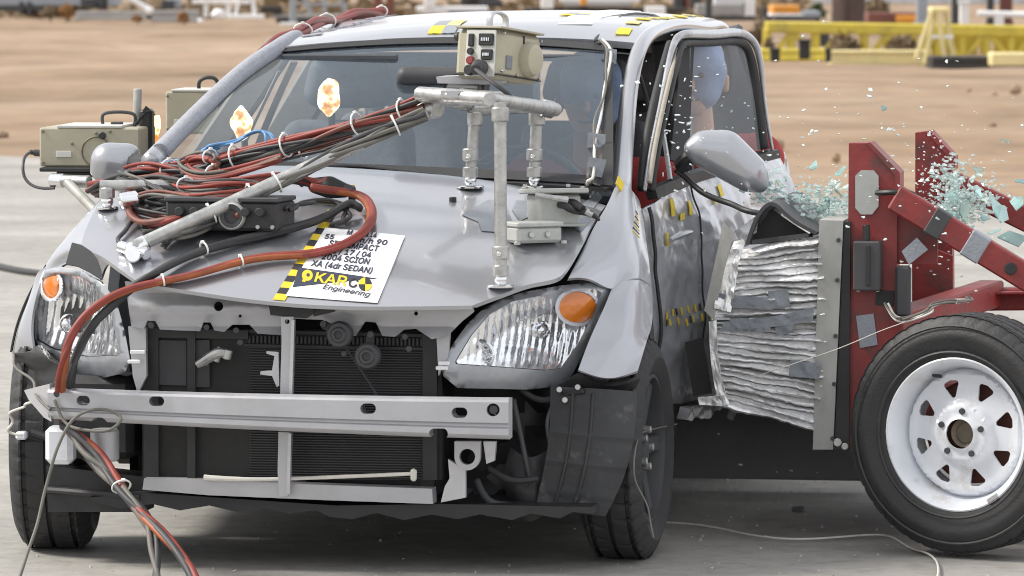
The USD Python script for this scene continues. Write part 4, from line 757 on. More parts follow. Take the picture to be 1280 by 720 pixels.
obj('pillar', beam_between(Wp(-1.55, .68, 1.36), Wp(-1.5, .74, .5), .10, .07, .01, up=F), 'black_plastic', car, label='dark centre pillar on the driver side')
obj('roof_lining', grid(surf([[q - Z * .035 for q in r] for r in rows], 20, 20)), 'interior', car, 40)
obj('rear_filler', [car_box(-2.78, -2.98, -.46, .08, .93, 1.30, .02)], 'interior', car, False); obj('rear_filler', car_box(-2.75, -2.95, .34, .62, .93, 1.16, .02), 'interior', car, False); obj('pillar', beam_between(Wp(-2.85, .62, 1.36), Wp(-2.9, .72, .96), .26, .10, .01, up=F), 'interior', car, label='dark inner rear pillar on the driver side')  # dark filler boxes and a widened pillar, added to darken the cabin view
obj('pillar', beam_between(Q(836, 52, -1.62), Q(838, 232, -1.58), .06, .10, .01, up=F), 'black_plastic', car, label='dark inner centre pillar trim')
# --- tape marks: roof checkers, hood strip, pillar tape
def checker(x, y, w, h, f, pal):
    for i in range(2):
        for j in range(2):
            if pal[(i + j) % 2] is None: continue
            q = [(x + w * (j - 1 + a), y + h * (i - 1 + b) * 1.0 + (a + j - 1) * 2) for a, b in ((.02, .02), (.98, .02), (.98, .98), (.02, .98))]
            yield q, pal[(i + j) % 2]
def roof_hit(px, py, lift=.003):
    d = ray(px, py); pts = rf.reshape(-1, 3); t = np.linspace(14, 17.2, 700); best = None
    for k_ in t:
        c = O + d * k_; j = np.argmin(np.sum((pts[:, :2] - c[:2]) ** 2, 1))
        if c[2] <= pts[j, 2] + lift: return c
    return None
def roof_z(f, l):
    p = W([f, l, 0]); pts = rf.reshape(-1, 3); dd = np.sum((pts[:, :2] - p[:2]) ** 2, 1); j = np.argsort(dd)[:4]; w_ = 1 / (dd[j] + 1e-6); return (pts[j, 2] * w_).sum() / w_.sum()
def roof_tape(f0, f1, l0, l1, m, name='roof_tape', lift=.004):
    P = np.array([[Wp(f, l, roof_z(f, l) + lift) for l in np.linspace(l0, l1, 5)] for f in np.linspace(f0, f1, 6)]); obj(name, slab(P, -.002), m, roof, 40)
for f0, l0 in ((-1.12, .03), (-1.5, .36)):
    roof_tape(f0, f0 - .09, l0, l0 + .04, 'yellow_tape'); roof_tape(f0 - .09, f0 - .22, l0 + .04, l0 + .08, 'pale_yellow_tape'); roof_tape(f0, f0 - .09, l0 + .04, l0 + .08, 'duct_tape'); roof_tape(f0 - .09, f0 - .22, l0, l0 + .04, 'duct_tape')
for q in range(9): roof_tape(-1.08 - .17 * q, -1.16 - .17 * q, .585 + .006 * q, .625 + .006 * q, 'yellow_tape' if q % 2 == 0 else 'pale_yellow_tape')
roof_tape(-1.2, -2.3, .40, .50, 'paper', lift=.003)
for q in range(7): roof_tape(-1.2 - .2 * q, -1.24 - .2 * q, -.36, -.30, 'cloth_tape')
for (a, b) in (((772, 230, -.215), (779, 240, -.235)),): obj('yellow_tape', beam_between(Q(*a) + F * .012 + Z * .012, Q(*b) + F * .012 + Z * .012, .03, .004, .001, up=F + Z), 'yellow_tape', car)
for q in range(8):
    a_, b_ = upperL[12 + q, 19], upperL[13 + q, 13 + q // 2]; o_ = lambda p: p + (O - p) / np.linalg.norm(O - p) * .024
    obj('striped_tape', beam_between(o_(a_), o_(a_ + (b_ - a_) * .75), .011, .004, .001, up=F), 'yellow_tape' if q % 2 == 0 else 'black_tape', fen)
obj('tape_cover', px_slab([(758, 60), (771, 62), (770, 80), (757, 78)], -.885, .004), 'duct_tape', car, label='grey tape square at the top of the windshield edge')
obj('tape_cover', px_slab([(735, 166), (757, 168), (756, 186), (734, 184)], -.42, .004), 'duct_tape', car, label='grey tape square halfway down the windshield edge'); obj('tape_cover', px_slab([(736, 196), (758, 200), (752, 222), (732, 218)], -.26, .004), 'duct_tape', car, label='grey tape square at the foot of the windshield')

# ================================================================== THINGS ON THE CAR
def Hn(q, lift=0.0):
    """many surveyed points on the hood at once"""
    q = np.asarray(q, float); d = FWD + (q[:, :1] - 640) / FOCAL_PX * np.array([1., 0, 0]) - (q[:, 1:2] - 360) / FOCAL_PX * UP
    a, b = np.full(len(q), 12.6), np.full(len(q), 15.6)
    for _ in range(44):
        m = (a + b) / 2; c = to_car(O + d * m[:, None]); up = c[:, 2] - hood_z(c[:, 0], c[:, 1]) - lift > 0; a = np.where(up, m, a); b = np.where(up, b, m)
    return O + d * a[:, None]
def on_hood(poly, lift, t=.0015, step=8):
    pts, fc = fillpoly(sg.Polygon(poly), step); return solid_fill(pts, fc, lambda q: Hn(q, lift), lambda q: Hn(q, lift) - Z * t)
def hood_text(text, p0, p1, h, up=(.30, -1.0), shear=0.0, bold=True, lift=.0066):
    m = meshkit.text_mesh(text, 1.0, .004, bold); v = np.array(m.vertices); w = v[:, 0].max(); p0, p1 = np.array(p0, float), np.array(p1, float)
    v[:, 0] = v[:, 0] + shear * v[:, 1]
    q = p0 + (p1 - p0) * (v[:, :1] / w) + np.array(up) * h * v[:, 1:2]
    top = v[:, 2] > .002; P = Hn(q, lift); P[~top] -= Z * .0008; return trimesh.Trimesh(P, m.faces, process=False)
zx = lambda x, y: (330 + x / 5.537, 260 + y / 5.537)
pl = thing('placard', 'white printed paper placard lying on the hood beside the striped tape', 'placard', H(420, 330))
obj('sheet', on_hood([zx(*p) for p in ((425, 135), (700, 160), (975, 192), (785, 655), (470, 632), (150, 605))], .0045, .001, 5), 'paper', pl, 40)
for nm, tx, a, b, hh in (('lettering', 'M', (568, 180), (605, 183), 30), ('lettering', '0114', (675, 190), (775, 203), 32), ('lettering', '55', (412, 208), (478, 213), 30), ('lettering', 'km/h 90', (604, 230), (845, 254), 33), ('lettering', 'SIDE IMPACT', (440, 258), (785, 298), 38), ('lettering', '02 / 17 / 04', (430, 305), (735, 340), 34), ('lettering', '2004 SCION', (392, 350), (722, 388), 38), ('lettering', 'XA (4dr SEDAN)', (322, 396), (742, 450), 38)):
    obj(nm, hood_text(tx, zx(*a), zx(*b), hh / 5.537, shear=.12), 'ink', pl, False)
obj('logo_wedge', on_hood([zx(*p) for p in ((240, 410), (510, 447), (782, 487), (490, 513), (198, 546))], .0056, .001, 4), 'ink', pl, 40)
obj('lettering', hood_text('KAR', zx(338, 506), zx(565, 536), 62 / 5.537, lift=.0072), 'yellow_tape', pl, False); obj('lettering', hood_text('C', zx(573, 540), zx(640, 548), 58 / 5.537, lift=.0072), 'black_tape', pl, False)
disc = [zx(*p) for p in circ(300, 465, 38, 20)]; obj('logo_disc', on_hood(disc, .0064, .0008, 3), 'yellow_tape', pl); obj('logo_tail', on_hood([zx(*p) for p in ((275, 480), (300, 495), (282, 512), (262, 505))], .0066, .0008, 3), 'yellow_tape', pl)
obj('logo_disc_hole', on_hood([zx(*p) for p in circ(305, 462, 12, 12)], .0072, .0008, 2), 'ink', pl)
for q in range(4):
    arc = [zx(700 + 46 * math.cos(a), 527 + 46 * math.sin(a)) for a in np.linspace(q * math.pi / 2, (q + 1) * math.pi / 2, 8)]
    obj('target_quadrant', on_hood([zx(700, 527)] + arc, .0064, .0008, 3), 'yellow_tape' if q % 2 == 0 else 'black_tape', pl)
obj('lettering', hood_text('Engineering', zx(400, 556), zx(722, 612), 32 / 5.537, shear=.3, bold=False), 'ink', pl, False)
# striped tape on the hood, a part of the car
s0, s1 = np.array([341., 374.]), np.array([410., 262.]); ed_ = (s1 - s0) / 15
for q in range(15):
    a = s0 + ed_ * q; b = s0 + ed_ * (q + 1); wd = 15 - 3.5 * q / 15
    obj('striped_tape', on_hood([a, a + [wd, 1.5], b + [wd, 1.5], b], .0030, .001, 5), 'yellow_tape' if q % 2 == 0 else 'black_tape', hood, 40)
for poly in ([(577, 268), (612, 249), (632, 256), (640, 276), (622, 290), (602, 288), (598, 277)], [(733, 251), (747, 240), (753, 246), (742, 260), (727, 256)], [(710, 279), (722, 268), (738, 276), (726, 290)], [(646, 250), (668, 252), (680, 262), (650, 276), (640, 262)]): obj('tape_patch', on_hood(poly, .0025, .001, 6), 'duct_tape', hood, 40)
obj('tape_patch', on_hood([(90, 303), (102, 306), (114, 314), (122, 324), (127, 338), (128, 350), (112, 340), (98, 333), (82, 330)], .012, .002, 4), 'black_rubber', hood, 40, label='black tape at the hood corner')
# grey transducer boxes
def rot_axes(deg, base=CAR):
    a = math.radians(deg); return np.stack([base[0] * math.cos(a) + base[1] * math.sin(a), -base[0] * math.sin(a) + base[1] * math.cos(a), base[2]])
def screw(p, r=.006, ax=Z, m='galvanised'): return cyl(np.asarray(p) - np.asarray(ax) * .004, np.asarray(p) + np.asarray(ax) * .005, r, 8)
bx = thing('sensor_box', 'taller grey sensor box with a tilted lid on the rear of the hood', 'sensor', H(690, 272)); a = rot_axes(24); c = H(692, 262, .042)
obj('body', obox(c, a, [.13, .115, .085], .006), 'grey_box', bx, False); obj('lid', obox(c + Z * .050, np.stack([a[0] + .05 * Z, a[1], a[2]]), [.165, .150, .014], .004), 'grey_box', bx, False)
for q in ((-.07, -.06), (.07, -.06), (.07, .06), (-.07, .06)): obj('screw', screw(c + a[0] * q[0] + a[1] * q[1] + Z * .060), 'galvanised', bx)
obj('lid_rod', tube([c + a[0] * .09 - a[1] * .075 + Z * .045, c + a[0] * .10 - a[1] * .02 + Z * .035, c + a[0] * .10 + a[1] * .01 + Z * .03], [.006, .007, .010], 8), 'galvanised', bx); obj('flange', obox(c - Z * .038, a, [.155, .14, .008], .002), 'grey_box', bx, False)
p = QQ([(706, 252, .06), (716, 256, .08), (728, 262, .10)]); obj('connector', tube(p, [.012, .016, .012], 10), 'black_plastic', bx); obj('connector', tube(QQ([(700, 256, .1), (708, 258, .12), (720, 265, .1), (735, 266, .1), (749, 275, .08)]), [.010, .011, .006, .010, .004], 8), 'black_plastic', bx); obj('connector_tip', tube(QQ([(732, 264, .104), (740, 269, .1)]), .009, 8), 'galvanised', bx)
bx = thing('sensor_box', 'lower grey sensor box in front of the taller one on the hood', 'sensor', H(664, 300)); a = rot_axes(38); c = H(664, 292, .022)
obj('body', obox(c, a, [.10, .135, .045], .008), 'grey_box', bx, False); obj('lid', obox(c + Z * .026, a, [.106, .140, .012], .005), 'grey_box', bx, False)
for q in ((.053, .02, 0), (.053, -.03, 0)): obj('screw', screw(c + a[0] * q[0] + a[1] * q[1], .008, a[0]), 'galvanised', bx)
for q in ((.05, -.07), (.05, .07)): obj('screw', screw(c + a[0] * q[0] + a[1] * q[1] - Z * .022, .009), 'galvanised', bx)
# black recorder box
bx = thing('recorder_box', 'black recorder box with a round port on the hood under the cables', 'recorder', H(290, 285)); a = rot_axes(-4); c = H(288, 268, .040)
obj('body', obox(c, a, [.17, .31, .078], .008), 'black_plastic', bx, False); obj('lid', obox(c + Z * .043, a, [.175, .315, .012], .004), 'charcoal', bx, False)
pc_ = c + a[0] * .086 + a[1] * .03; obj('port', lathe([(.001, .004), (.018, .004), (.020, .012), (.030, .014), (.034, .006), (.034, -.004)], pc_, a[0], 28), 'charcoal', bx, 40); obj('port_ring', lathe([(.029, .010), (.033, .016), (.037, .010), (.037, -.002)], pc_, a[0], 28), 'grey_box', bx, 40)
for q in (-.14, .10, .14): obj('screw', screw(c + a[0] * .087 + a[1] * q - Z * .028, .006, a[0]), 'galvanised', bx)
for q in (-.11, -.07, .07, .11): obj('cable_gland', cyl(c + a[0] * .08 + a[1] * q + Z * .01, c + a[0] * .11 + a[1] * q + Z * .012, .012, 10), 'black_rubber', bx)
# ---- tube rig with camera
rig = thing('camera_rig', 'bare metal tube rig standing on the hood and carrying the beige camera', 'rig', H(625, 362))
def rp(a, b, r, name='tube', m='galvanised'): return obj(name, cyl(np.asarray(a), np.asarray(b), r, 20, .05), m, rig, 40)
ff_ = H(626, 360, .0); ft = Q(625, 128, to_car(ff_)[0] + .0)
def foot(p, r=.034):
    obj('foot_plate', cyl(p, p + Z * .009, r, 24), 'chrome', rig, 40); obj('foot_ball', blob([(p + Z * .022, .017)]), 'chrome', rig, True); obj('foot_nut', cyl(p + Z * .03, p + Z * .06, .021, 8), 'galvanised', rig)
for p, top, r in ((ff_, ft, .0165), (H(588, 236), None, .0155), (H(668, 236), None, .0165)):
    foot(p, .036 if r > .016 else .038); t_ = top if top is not None else Q(594 if p[0] < H(625, 240)[0] else 671, 134, to_car(p)[0]); rp(p + Z * .03, t_, r)
    obj('collar', cyl(p + Z * .075, p + Z * .11, r + .006, 18), 'galvanised', rig); obj('collar', cyl(t_ - Z * .05, t_ - Z * .012, r + .006, 18), 'galvanised', rig)
    obj('collar_screw', cyl(p + Z * .09 + F * .02, p + Z * .09 + F * .032, .006, 8), 'chrome', rig)
rp(Q(524, 118, .12), Q(624, 124, .30), .021, 'cross_tube'); rp(Q(612, 124, .44), Q(694, 137, -.26), .019, 'cross_tube'); rp(Q(540, 122, -.05), Q(606, 136, -.27), .017, 'cross_tube'); rp(Q(592, 138, -.2), Q(676, 134, -.26), .015, 'cross_tube')
dg0 = H(166, 310, .03); rp(dg0, Q(545, 136, .10), .0185, 'diagonal_tube'); obj('cross_clamp', cyl(Q(676, 134, -.24), Q(692, 138, -.26), .024, 18), 'galvanised', rig); obj('cross_clamp', cyl(Q(575, 122, .2), Q(583, 122, .21), .025, 18), 'galvanised', rig)
obj('clamp_strip', px_slab([(551, 113), (581, 114), (581, 122), (551, 121)], .24, .004, [circ(557, 117.5, 1.6), circ(574, 118, 1.6)], 3), 'white_steel', rig); obj('cross_clamp', cyl(Q(528, 137, .08), Q(548, 136, .12), .026, 18), 'galvanised', rig)
obj('tube_end', [cyl(Q(160, 316, to_car(dg0)[0]), Q(184, 303, to_car(dg0)[0] - .02), .024, 18), cyl(H(166, 318), H(166, 318, .04), .022, 14), cyl(H(150, 308, .02), H(184, 318, .02), .016, 12)], 'chrome', rig, 40)
lf0 = H(134, 262); foot(lf0, .030); rp(lf0 + Z * .065 - L * .02, H(262, 231, .045), .0145); obj('collar', cyl(H(150, 252, .06), H(172, 248, .06), .022, 16), 'chrome', rig)
obj('base_plate', px_slab([(545, 96), (600, 94), (632, 97), (632, 104), (600, 106), (547, 104)], .10, .16, step=8), 'white_steel', rig, 30); obj('tilt_block', [px_slab([(553, 104), (606, 105), (604, 118), (556, 117)], .08, .09, step=20), cyl(Q(560, 112, .1), Q(600, 113, .12), .016)], 'charcoal', rig, 20)
cb = thing('film_camera', 'beige camera box with black sockets on top of the tube rig', 'camera', Q(600, 98, .1)); vd = np.array([.50, .86, -.10]); vd /= np.linalg.norm(vd); ud = np.array([.86, -.50, 0]); ud /= np.linalg.norm(ud); wd_ = np.cross(ud, vd); wd_ /= np.linalg.norm(wd_); ud = np.cross(vd, wd_)
ca = np.stack([ud, vd, wd_]); p0 = Q(594.5, 66, .14); cc = p0 + vd * .12; D_ = .225; s3 = lambda x, y, z: cc + ud * x + vd * y + wd_ * z
obj('body', obox(cc, ca, [.140, D_, .134], .016), 'beige_enamel', cb, False); obj('front_panel', obox(s3(.012, -D_ / 2 - .001, .0), ca, [.090, .006, .124], .002), 'panel_white', cb, False)
obj('top_cover', obox(s3(.005, -.005, .069), ca, [.142, D_ + .006, .006], .002), 'beige_enamel', cb, False); obj('bottom_seam', obox(s3(.0, -.0, -.056), ca, [.1412, D_ + .003, .003], .001), 'black_rubber', cb, False)
f_ = -D_ / 2 - .006
for x, z, w, h in ((.030, .036, .044, .032), (.034, -.004, .034, .028)): obj('socket', obox(s3(x, f_, z), ca, [w, .010, h], .003), 'black_plastic', cb, False); obj('socket_pins', [obox(s3(x - w * .25 + w * .12 * q, f_ - .006, z), ca, [.003, .004, h * .3], .0005) for q in range(5)], 'chrome', cb, False)
obj('switch', obox(s3(-.016, f_, .034), ca, [.016, .010, .034], .003), 'black_plastic', cb, False); obj('switch', cyl(s3(-.016, f_ + .004, .004), s3(-.016, f_ - .008, .004), .009), 'black_plastic', cb); obj('red_button', cyl(s3(-.014, f_ + .004, -.020), s3(-.014, f_ - .010, -.020), .011), 'red_paint', cb); obj('socket', cyl(s3(-.014, f_ + .004, -.046), s3(-.014, f_ - .014, -.046), .014), 'black_plastic', cb)
obj('plug', [cyl(s3(.020, f_ + .002, -.040), s3(.024, f_ - .03, -.038), .020, 16), cyl(s3(.024, f_ - .03, -.038), s3(.032, f_ - .05, -.048), .016, 14)], 'charcoal', cb)
obj('side_dome', lathe([(.001, .030), (.030, .030), (.040, .026), (.046, .012), (.048, 0)], s3(.070, .035, -.005), ud, 32), 'beige_enamel', cb, 40); obj('side_window', obox(s3(.071, -.065, -.020), ca, [.006, .030, .036], .002), 'dark_tape', cb, False); obj('side_slot', obox(s3(.071, .01, .046), ca, [.004, .006, .022], .001), 'black_plastic', cb, False)
for y, z in ((-.098, .055), (.098, .05), (-.098, -.045), (.098, -.05), (-.02, -.05)): obj('screw', screw(s3(.071, y, z), .004, ud), 'galvanised', cb)
hp_ = [s3(-.01, -.035, .07), s3(-.01, -.035, .105), s3(-.01, -.02, .115), s3(-.01, .03, .115), s3(-.01, .045, .105), s3(-.01, .045, .07)]; obj('handle', tube(hp_, .010, 8, flat=.45), 'grey_steel', cb, True); obj('side_knob', cyl(s3(-.07, -.09, .045), s3(-.082, -.09, .045), .012), 'charcoal', cb)
obj('plug_cable', tube([s3(.032, f_ - .05, -.048), *QQ([(628, 112, .26), (637, 120, .24), (634, 128, .26), (616, 132, .30), (610, 126, .32)])], .006, 8), 'charcoal', cb)
# ---- cables
def cpt(p): return H(p[1], p[2], p[3]) if p[0] == 'h' else G(p[1], p[2], p[3]) if p[0] == 'g' else Q(*p)
def bundle(name, label, cat, path, n, spread, r, mats, ties=(), group=None, wob=.01, tie_r=None):
    P = np.array([cpt(p) for p in path]); t = thing(name, label, cat, [*P[:, :2].mean(0), P[:, 2].min()], group)
    S = spline(P, 8 * len(P)); k_ = np.linspace(0, 1, len(S)); al = np.gradient(S, axis=0); al /= np.linalg.norm(al, axis=1, keepdims=True); a = np.cross(al, Z); a /= np.linalg.norm(a, axis=1, keepdims=True) + 1e-9; b = np.cross(a, al)
    for q in range(n):
        ph = rng.uniform(0, 6.28); rad = spread * math.sqrt((q + .5) / n) if n > 1 else 0; an_ = ph + 2.4 * q + np.sin(k_ * 9 + ph) * .9; w = wob * np.sin(k_ * rng.uniform(8, 20) + ph)
        pts = S + a * (rad * np.cos(an_) + w)[:, None] + b * (rad * .7 * np.sin(an_))[:, None] + Z * (abs(rad) * .4 if name != 'x' else 0)
        obj('cable', tube(pts, r * rng.uniform(.85, 1.2), 7, straight=True), mats[q % len(mats)], t, True)
    for u in ties:
        i = int(u * (len(S) - 1)); R_ = tie_r or (spread + r * 1.6); fr = np.stack([al[i], a[i], b[i]]); an_ = np.linspace(0, 2 * np.pi, 17); obj('zip_tie', [tube([S[i] + R_ * (math.cos(x) * fr[1] + .8 * math.sin(x) * fr[2]) + Z * spread * .4 for x in an_], .0026, 6, straight=True, flat=1), obox(S[i] + R_ * .85 * fr[2] + Z * spread * .4, fr, [.008, .010, .007], .001)], 'zip_tie', t)
    return t
RB = ['red_cable', 'brown_cable', 'charcoal', 'brown_cable', 'grey_cable', 'red_cable', 'black_cable']
bundle('cable_bundle', 'red and brown cable bundle tied along the slanted rig tube', 'cables', [(118, 240, -.30), (150, 231, -.22), (195, 222, -.12), (240, 214, -.06), (300, 200, -.03), (350, 189, .0), (410, 172, .03), (460, 157, .06), (505, 144, .08), (532, 132, .10)], 14, .030, .0058, RB, (.30, .47, .62, .80, .93), wob=.006)
bundle('cable_bundle', 'loose red and brown cable loop lying above the hood by the small mirror', 'cables', [(122, 244, -.28), (160, 226, -.2), (205, 216, -.1), (255, 214, -.02), (270, 205, .0), (250, 197, -.04), (230, 205, -.05), (245, 222, .02), (300, 216, .04), (350, 200, .06)], 6, .016, .0055, ['brown_cable', 'grey_cable', 'red_cable'], (.2, .55), wob=.006)
bundle('cable_bundle', 'grey cable bundle hanging under the slanted rig tube', 'cables', [(532, 146, .15), (490, 164, .17), (440, 187, .20), (398, 208, .23), (348, 232, .27), (298, 256, .31), (252, 278, .35), (222, 292, .38), (204, 302, .39)], 10, .024, .0058, ['grey_cable', 'grey_cable', 'charcoal'], (.12, .55, .80), wob=.007)
bundle('cable_bundle', 'grey cable tails spreading over the hood below the recorder box', 'cables', [(330, 250, .2), (290, 272, .26), ('h', 250, 290, .04), ('h', 222, 296, .03), ('h', 232, 280, .03), ('h', 205, 308, .012)], 4, .016, .0055, ['grey_cable', 'charcoal'], (), wob=.010)
bundle('cable', 'red cable curving down the hood into the recorder box', 'cable', [(225, 218, -.05), (180, 226, -.05), ('h', 163, 250, .03), ('h', 160, 268, .03), ('h', 178, 280, .02), ('h', 215, 276, .05), (255, 270, .3), (297, 271, .36)], 2, .007, .0075, ['red_cable', 'brown_cable'], ())
bundle('cable', 'dark cable loop on the hood near the end of the slanted tube', 'cable', [('h', 250, 250, .06), ('h', 200, 262, .03), ('h', 158, 282, .015), ('h', 150, 296, .012), ('h', 158, 308, .014)], 1, 0, .0055, ['charcoal'], ())
bundle('cable_bundle', 'thin dark cables crossing the hood left of the recorder box', 'cables', [(150, 222, -.15), ('h', 185, 236, .05), ('h', 205, 250, .03), ('h', 188, 258, .02), ('h', 215, 262, .03), (240, 258, .28)], 6, .020, .0045, ['charcoal', 'black_cable', 'grey_cable'], (), wob=.014)
bundle('cable_bundle', 'black cables between the windshield base and the recorder box', 'cables', [(165, 215, -.2), ('h', 215, 212, .05), ('h', 262, 220, .05), ('h', 320, 226, .06), ('h', 372, 226, .05), ('h', 398, 234, .03)], 6, .020, .006, ['black_cable', 'charcoal', 'red_cable'], (.5,), wob=.010)
bundle('cable', 'thick orange and red cable looping over the hood and down past the headlight', 'cable', [('h', 388, 234, .05), ('h', 412, 238, .04), ('h', 446, 244, .025), ('h', 464, 262, .02), ('h', 458, 286, .02), ('h', 425, 308, .018), ('h', 385, 318, .018), ('h', 340, 321, .018), ('h', 290, 330, .018), ('h', 240, 344, .018), ('h', 192, 354, .022), (150, 366, .62), (110, 392, .66), (86, 428, .68), (77, 462, .67), (75, 490, .60), (78, 525, .57)], 3, .0064, .0084, ['red_cable', 'red_cable', 'orange_cable'], (.50, .63), wob=.003, tie_r=.017)
bundle('cable', 'thick black cable pair running over the hood and down the headlight', 'cable', [('h', 452, 262, .02), ('h', 438, 256, .03), ('h', 415, 266, .022), ('h', 370, 284, .02), ('h', 320, 296, .02), ('h', 270, 308, .02), ('h', 225, 324, .02), ('h', 190, 344, .022), (158, 366, .58), (126, 396, .63), (103, 428, .64), (92, 460, .63), (88, 490, .58), (90, 530, .55)], 3, .0105, .0085, ['black_cable', 'charcoal'], (.42,), wob=.004, tie_r=.021)
bundle('cable', 'black cable arc from the recorder box to the hood rear', 'cable', [(360, 262, .3), ('h', 400, 252, .05), ('h', 425, 256, .03), ('h', 432, 272, .016), ('h', 415, 281, .012)], 2, .006, .006, ['black_cable'], ())
cn = thing('cable_joint', 'black taped cable joint on the rear middle of the hood', 'joint', H(413, 240)); bl = blob([(H(395, 232, .03), .022), (H(412, 234, .035), .030), (H(430, 238, .03), .020)]); obj('tape_wrap', bl, 'black_rubber', cn, 40); obj('plug', cyl(H(430, 236, .035), H(442, 240, .03), .016), 'charcoal', cn); obj('red_lead', tube([H(376, 230, .03), H(386, 226, .045), H(402, 228, .05), H(410, 224, .06)], .010, 8), 'red_cable', cn); obj('yellow_tag', obox(H(436, 232, .04), rot_axes(20), [.02, .03, .004], .001), 'yellow_tape', cn)
bundle('cable_bundle', 'tangle of thin red and grey wires looping over the recorder box', 'cables', [(150, 232, -.1), (200, 226, -.02), ('h', 250, 236, .10), ('h', 300, 234, .11), ('h', 330, 240, .10), ('h', 290, 246, .105), ('h', 240, 250, .09), ('h', 190, 246, .05), ('h', 165, 256, .02), ('h', 185, 270, .018), ('h', 240, 282, .02)], 7, .018, .0042, ['red_cable', 'grey_cable', 'charcoal', 'brown_cable'], (.25, .5), wob=.013)
bundle('cable_bundle', 'loops of thin black and grey wires on the hood near the small mirror', 'cables', [(170, 236, -.12), ('h', 200, 232, .05), ('h', 228, 226, .05), ('h', 205, 240, .03), ('h', 176, 248, .02), ('h', 196, 262, .014), ('h', 232, 268, .014), ('h', 204, 284, .012), ('h', 178, 290, .012)], 6, .014, .004, ['charcoal', 'grey_cable', 'black_cable'], (), wob=.014)
bundle('cable_bundle', 'thin brown and grey cables along the windshield foot behind the hood bundle', 'cables', [(185, 222, -.2), (240, 205, -.16), (300, 208, -.14), (350, 200, -.10), (400, 188, -.06), (440, 175, -.03)], 5, .014, .0045, ['brown_cable', 'charcoal', 'grey_cable'], (.4, .75), wob=.010)
bundle('cable', 'blue wire tangle in front of the windshield corner', 'cable', [(180, 214, -.2), (215, 204, -.14), (250, 196, -.1), (270, 186, -.08), (255, 190, -.07), (275, 197, -.06), (262, 188, -.05), (290, 180, -.05), (315, 168, -.05), (332, 167, -.04), (339, 176, -.02), (337, 190, 0)], 3, .007, .0035, ['blue_cable'], (), wob=.008)
bundle('cable_bundle', 'orange and black cables running from the bumper beam down to the ground', 'cables', [(78, 535, .57), (100, 550, .60), (125, 572, .64), (148, 604, .70), (172, 640, .78), (205, 672, .86), (238, 716, .95), (252, 745, 1.0)], 4, .010, .0085, ['red_cable', 'orange_cable', 'charcoal', 'red_cable'], (.40,), wob=.003, tie_r=.026)
bundle('cable_bundle', 'dark grey cables hanging from the bumper beam beside the orange ones', 'cables', [(88, 540, .57), (108, 568, .62), (140, 602, .70), (175, 640, .78), (192, 672, .84), (196, 735, .95)], 5, .011, .008, ['charcoal', 'grey_cable', 'black_cable'], (), wob=.004)
bundle('cable', 'thin grey wire looping on the bumper beam and falling to the ground', 'cable', [(66, 500, .62), (78, 528, .64), (110, 538, .67), (142, 534, .67), (146, 520, .66), (120, 512, .66), (92, 524, .66), (70, 560, .68), (60, 605, .70), (52, 650, .74), (34, 690, .8), (16, 735, .85)], 1, 0, .0045, ['grey_cable'], ())
bundle('cable', 'thin wire from the headlight corner to the bumper beam end', 'cable', [(12, 440, .15), (26, 462, .3), (44, 486, .5), (62, 512, .62)], 1, 0, .004, ['grey_cable'], ())
bundle('cable', 'white wire curl at the end of the bumper beam', 'cable', [(50, 500, .5), (28, 508, .45), (12, 524, .4), (14, 540, .38), (26, 544, .36)], 1, 0, .0035, ['white_cable'], ())
bundle('cable', 'black tow cable lying on the concrete left of the car', 'cable', [('g', -60, 322, .015), ('g', 0, 333, .015), ('g', 30, 340, .015), ('g', 90, 345, .015)], 1, 0, .022, ['black_cable'], ())
bundle('cable_bundle', 'red and brown cables along the passenger side roof edge', 'cables', [(330, 70, -.98), (345, 54, -1.15), (368, 47, -1.45), (390, 34, -1.8), (410, 29, -2.1), (428, 26, -2.4), (448, 20, -2.6), (476, 24, -2.8)], 4, .016, .008, ['red_cable', 'brown_cable', 'brown_cable', 'red_cable'], (.35, .60), wob=.006)
bundle('cable', 'red cable loop rising above the far roof edge', 'cable', [(420, 28, -2.4), (440, 17, -2.6), (464, 17, -2.75), (478, 19, -2.9), (470, 27, -2.9), (440, 28, -2.6)], 2, .008, .008, ['brown_cable', 'red_cable'], (.55,), wob=.004)
bundle('cable', 'pale wires taped down the driver side edge of the windshield', 'cable', [(750, 50, -.97), (760, 62, -.90), (762, 85, -.80), (755, 120, -.66), (748, 150, -.52), (744, 176, -.41), (742, 210, -.26), (738, 224, -.20), ('h', 738, 236, .012)], 2, .007, .0035, ['white_cable', 'grey_cable'], (), wob=.005)
bundle('cable', 'pale wire lying on the hood behind the tall sensor box', 'cable', [('h', 704, 236, .01), ('h', 724, 232, .012), ('h', 742, 246, .01)], 1, 0, .004, ['white_cable'], ())
bundle('cable', 'black wire loop across the roof corner above the driver', 'cable', [(745, 52, -1.0), (770, 34, -1.3), (790, 18, -1.9), (812, 20, -2.0), (838, 30, -1.75)], 2, .010, .004, ['charcoal', 'grey_cable'], ())
bundle('cable', 'dark thin wire crossing the inside of the windshield', 'cable', [(600, 206, -.60), (660, 192, -.66), (710, 172, -.72), (750, 160, -.78)], 1, 0, .003, ['charcoal'], ())
bundle('cable', 'black cable torn from the driver mirror towards the barrier', 'cable', [(844, 212, -.62), (862, 228, -.6), (895, 248, -.56), (925, 260, -.5), (952, 267, -.46)], 1, 0, .0095, ['black_cable'], ())
bundle('cable', 'thin wire hanging in front of the driver side front wheel', 'cable', [(842, 530, -.3), (806, 540, .1), (790, 560, .3), (794, 600, .34), (812, 636, .34), (820, 672, .36)], 1, 0, .002, ['grey_cable'], ())
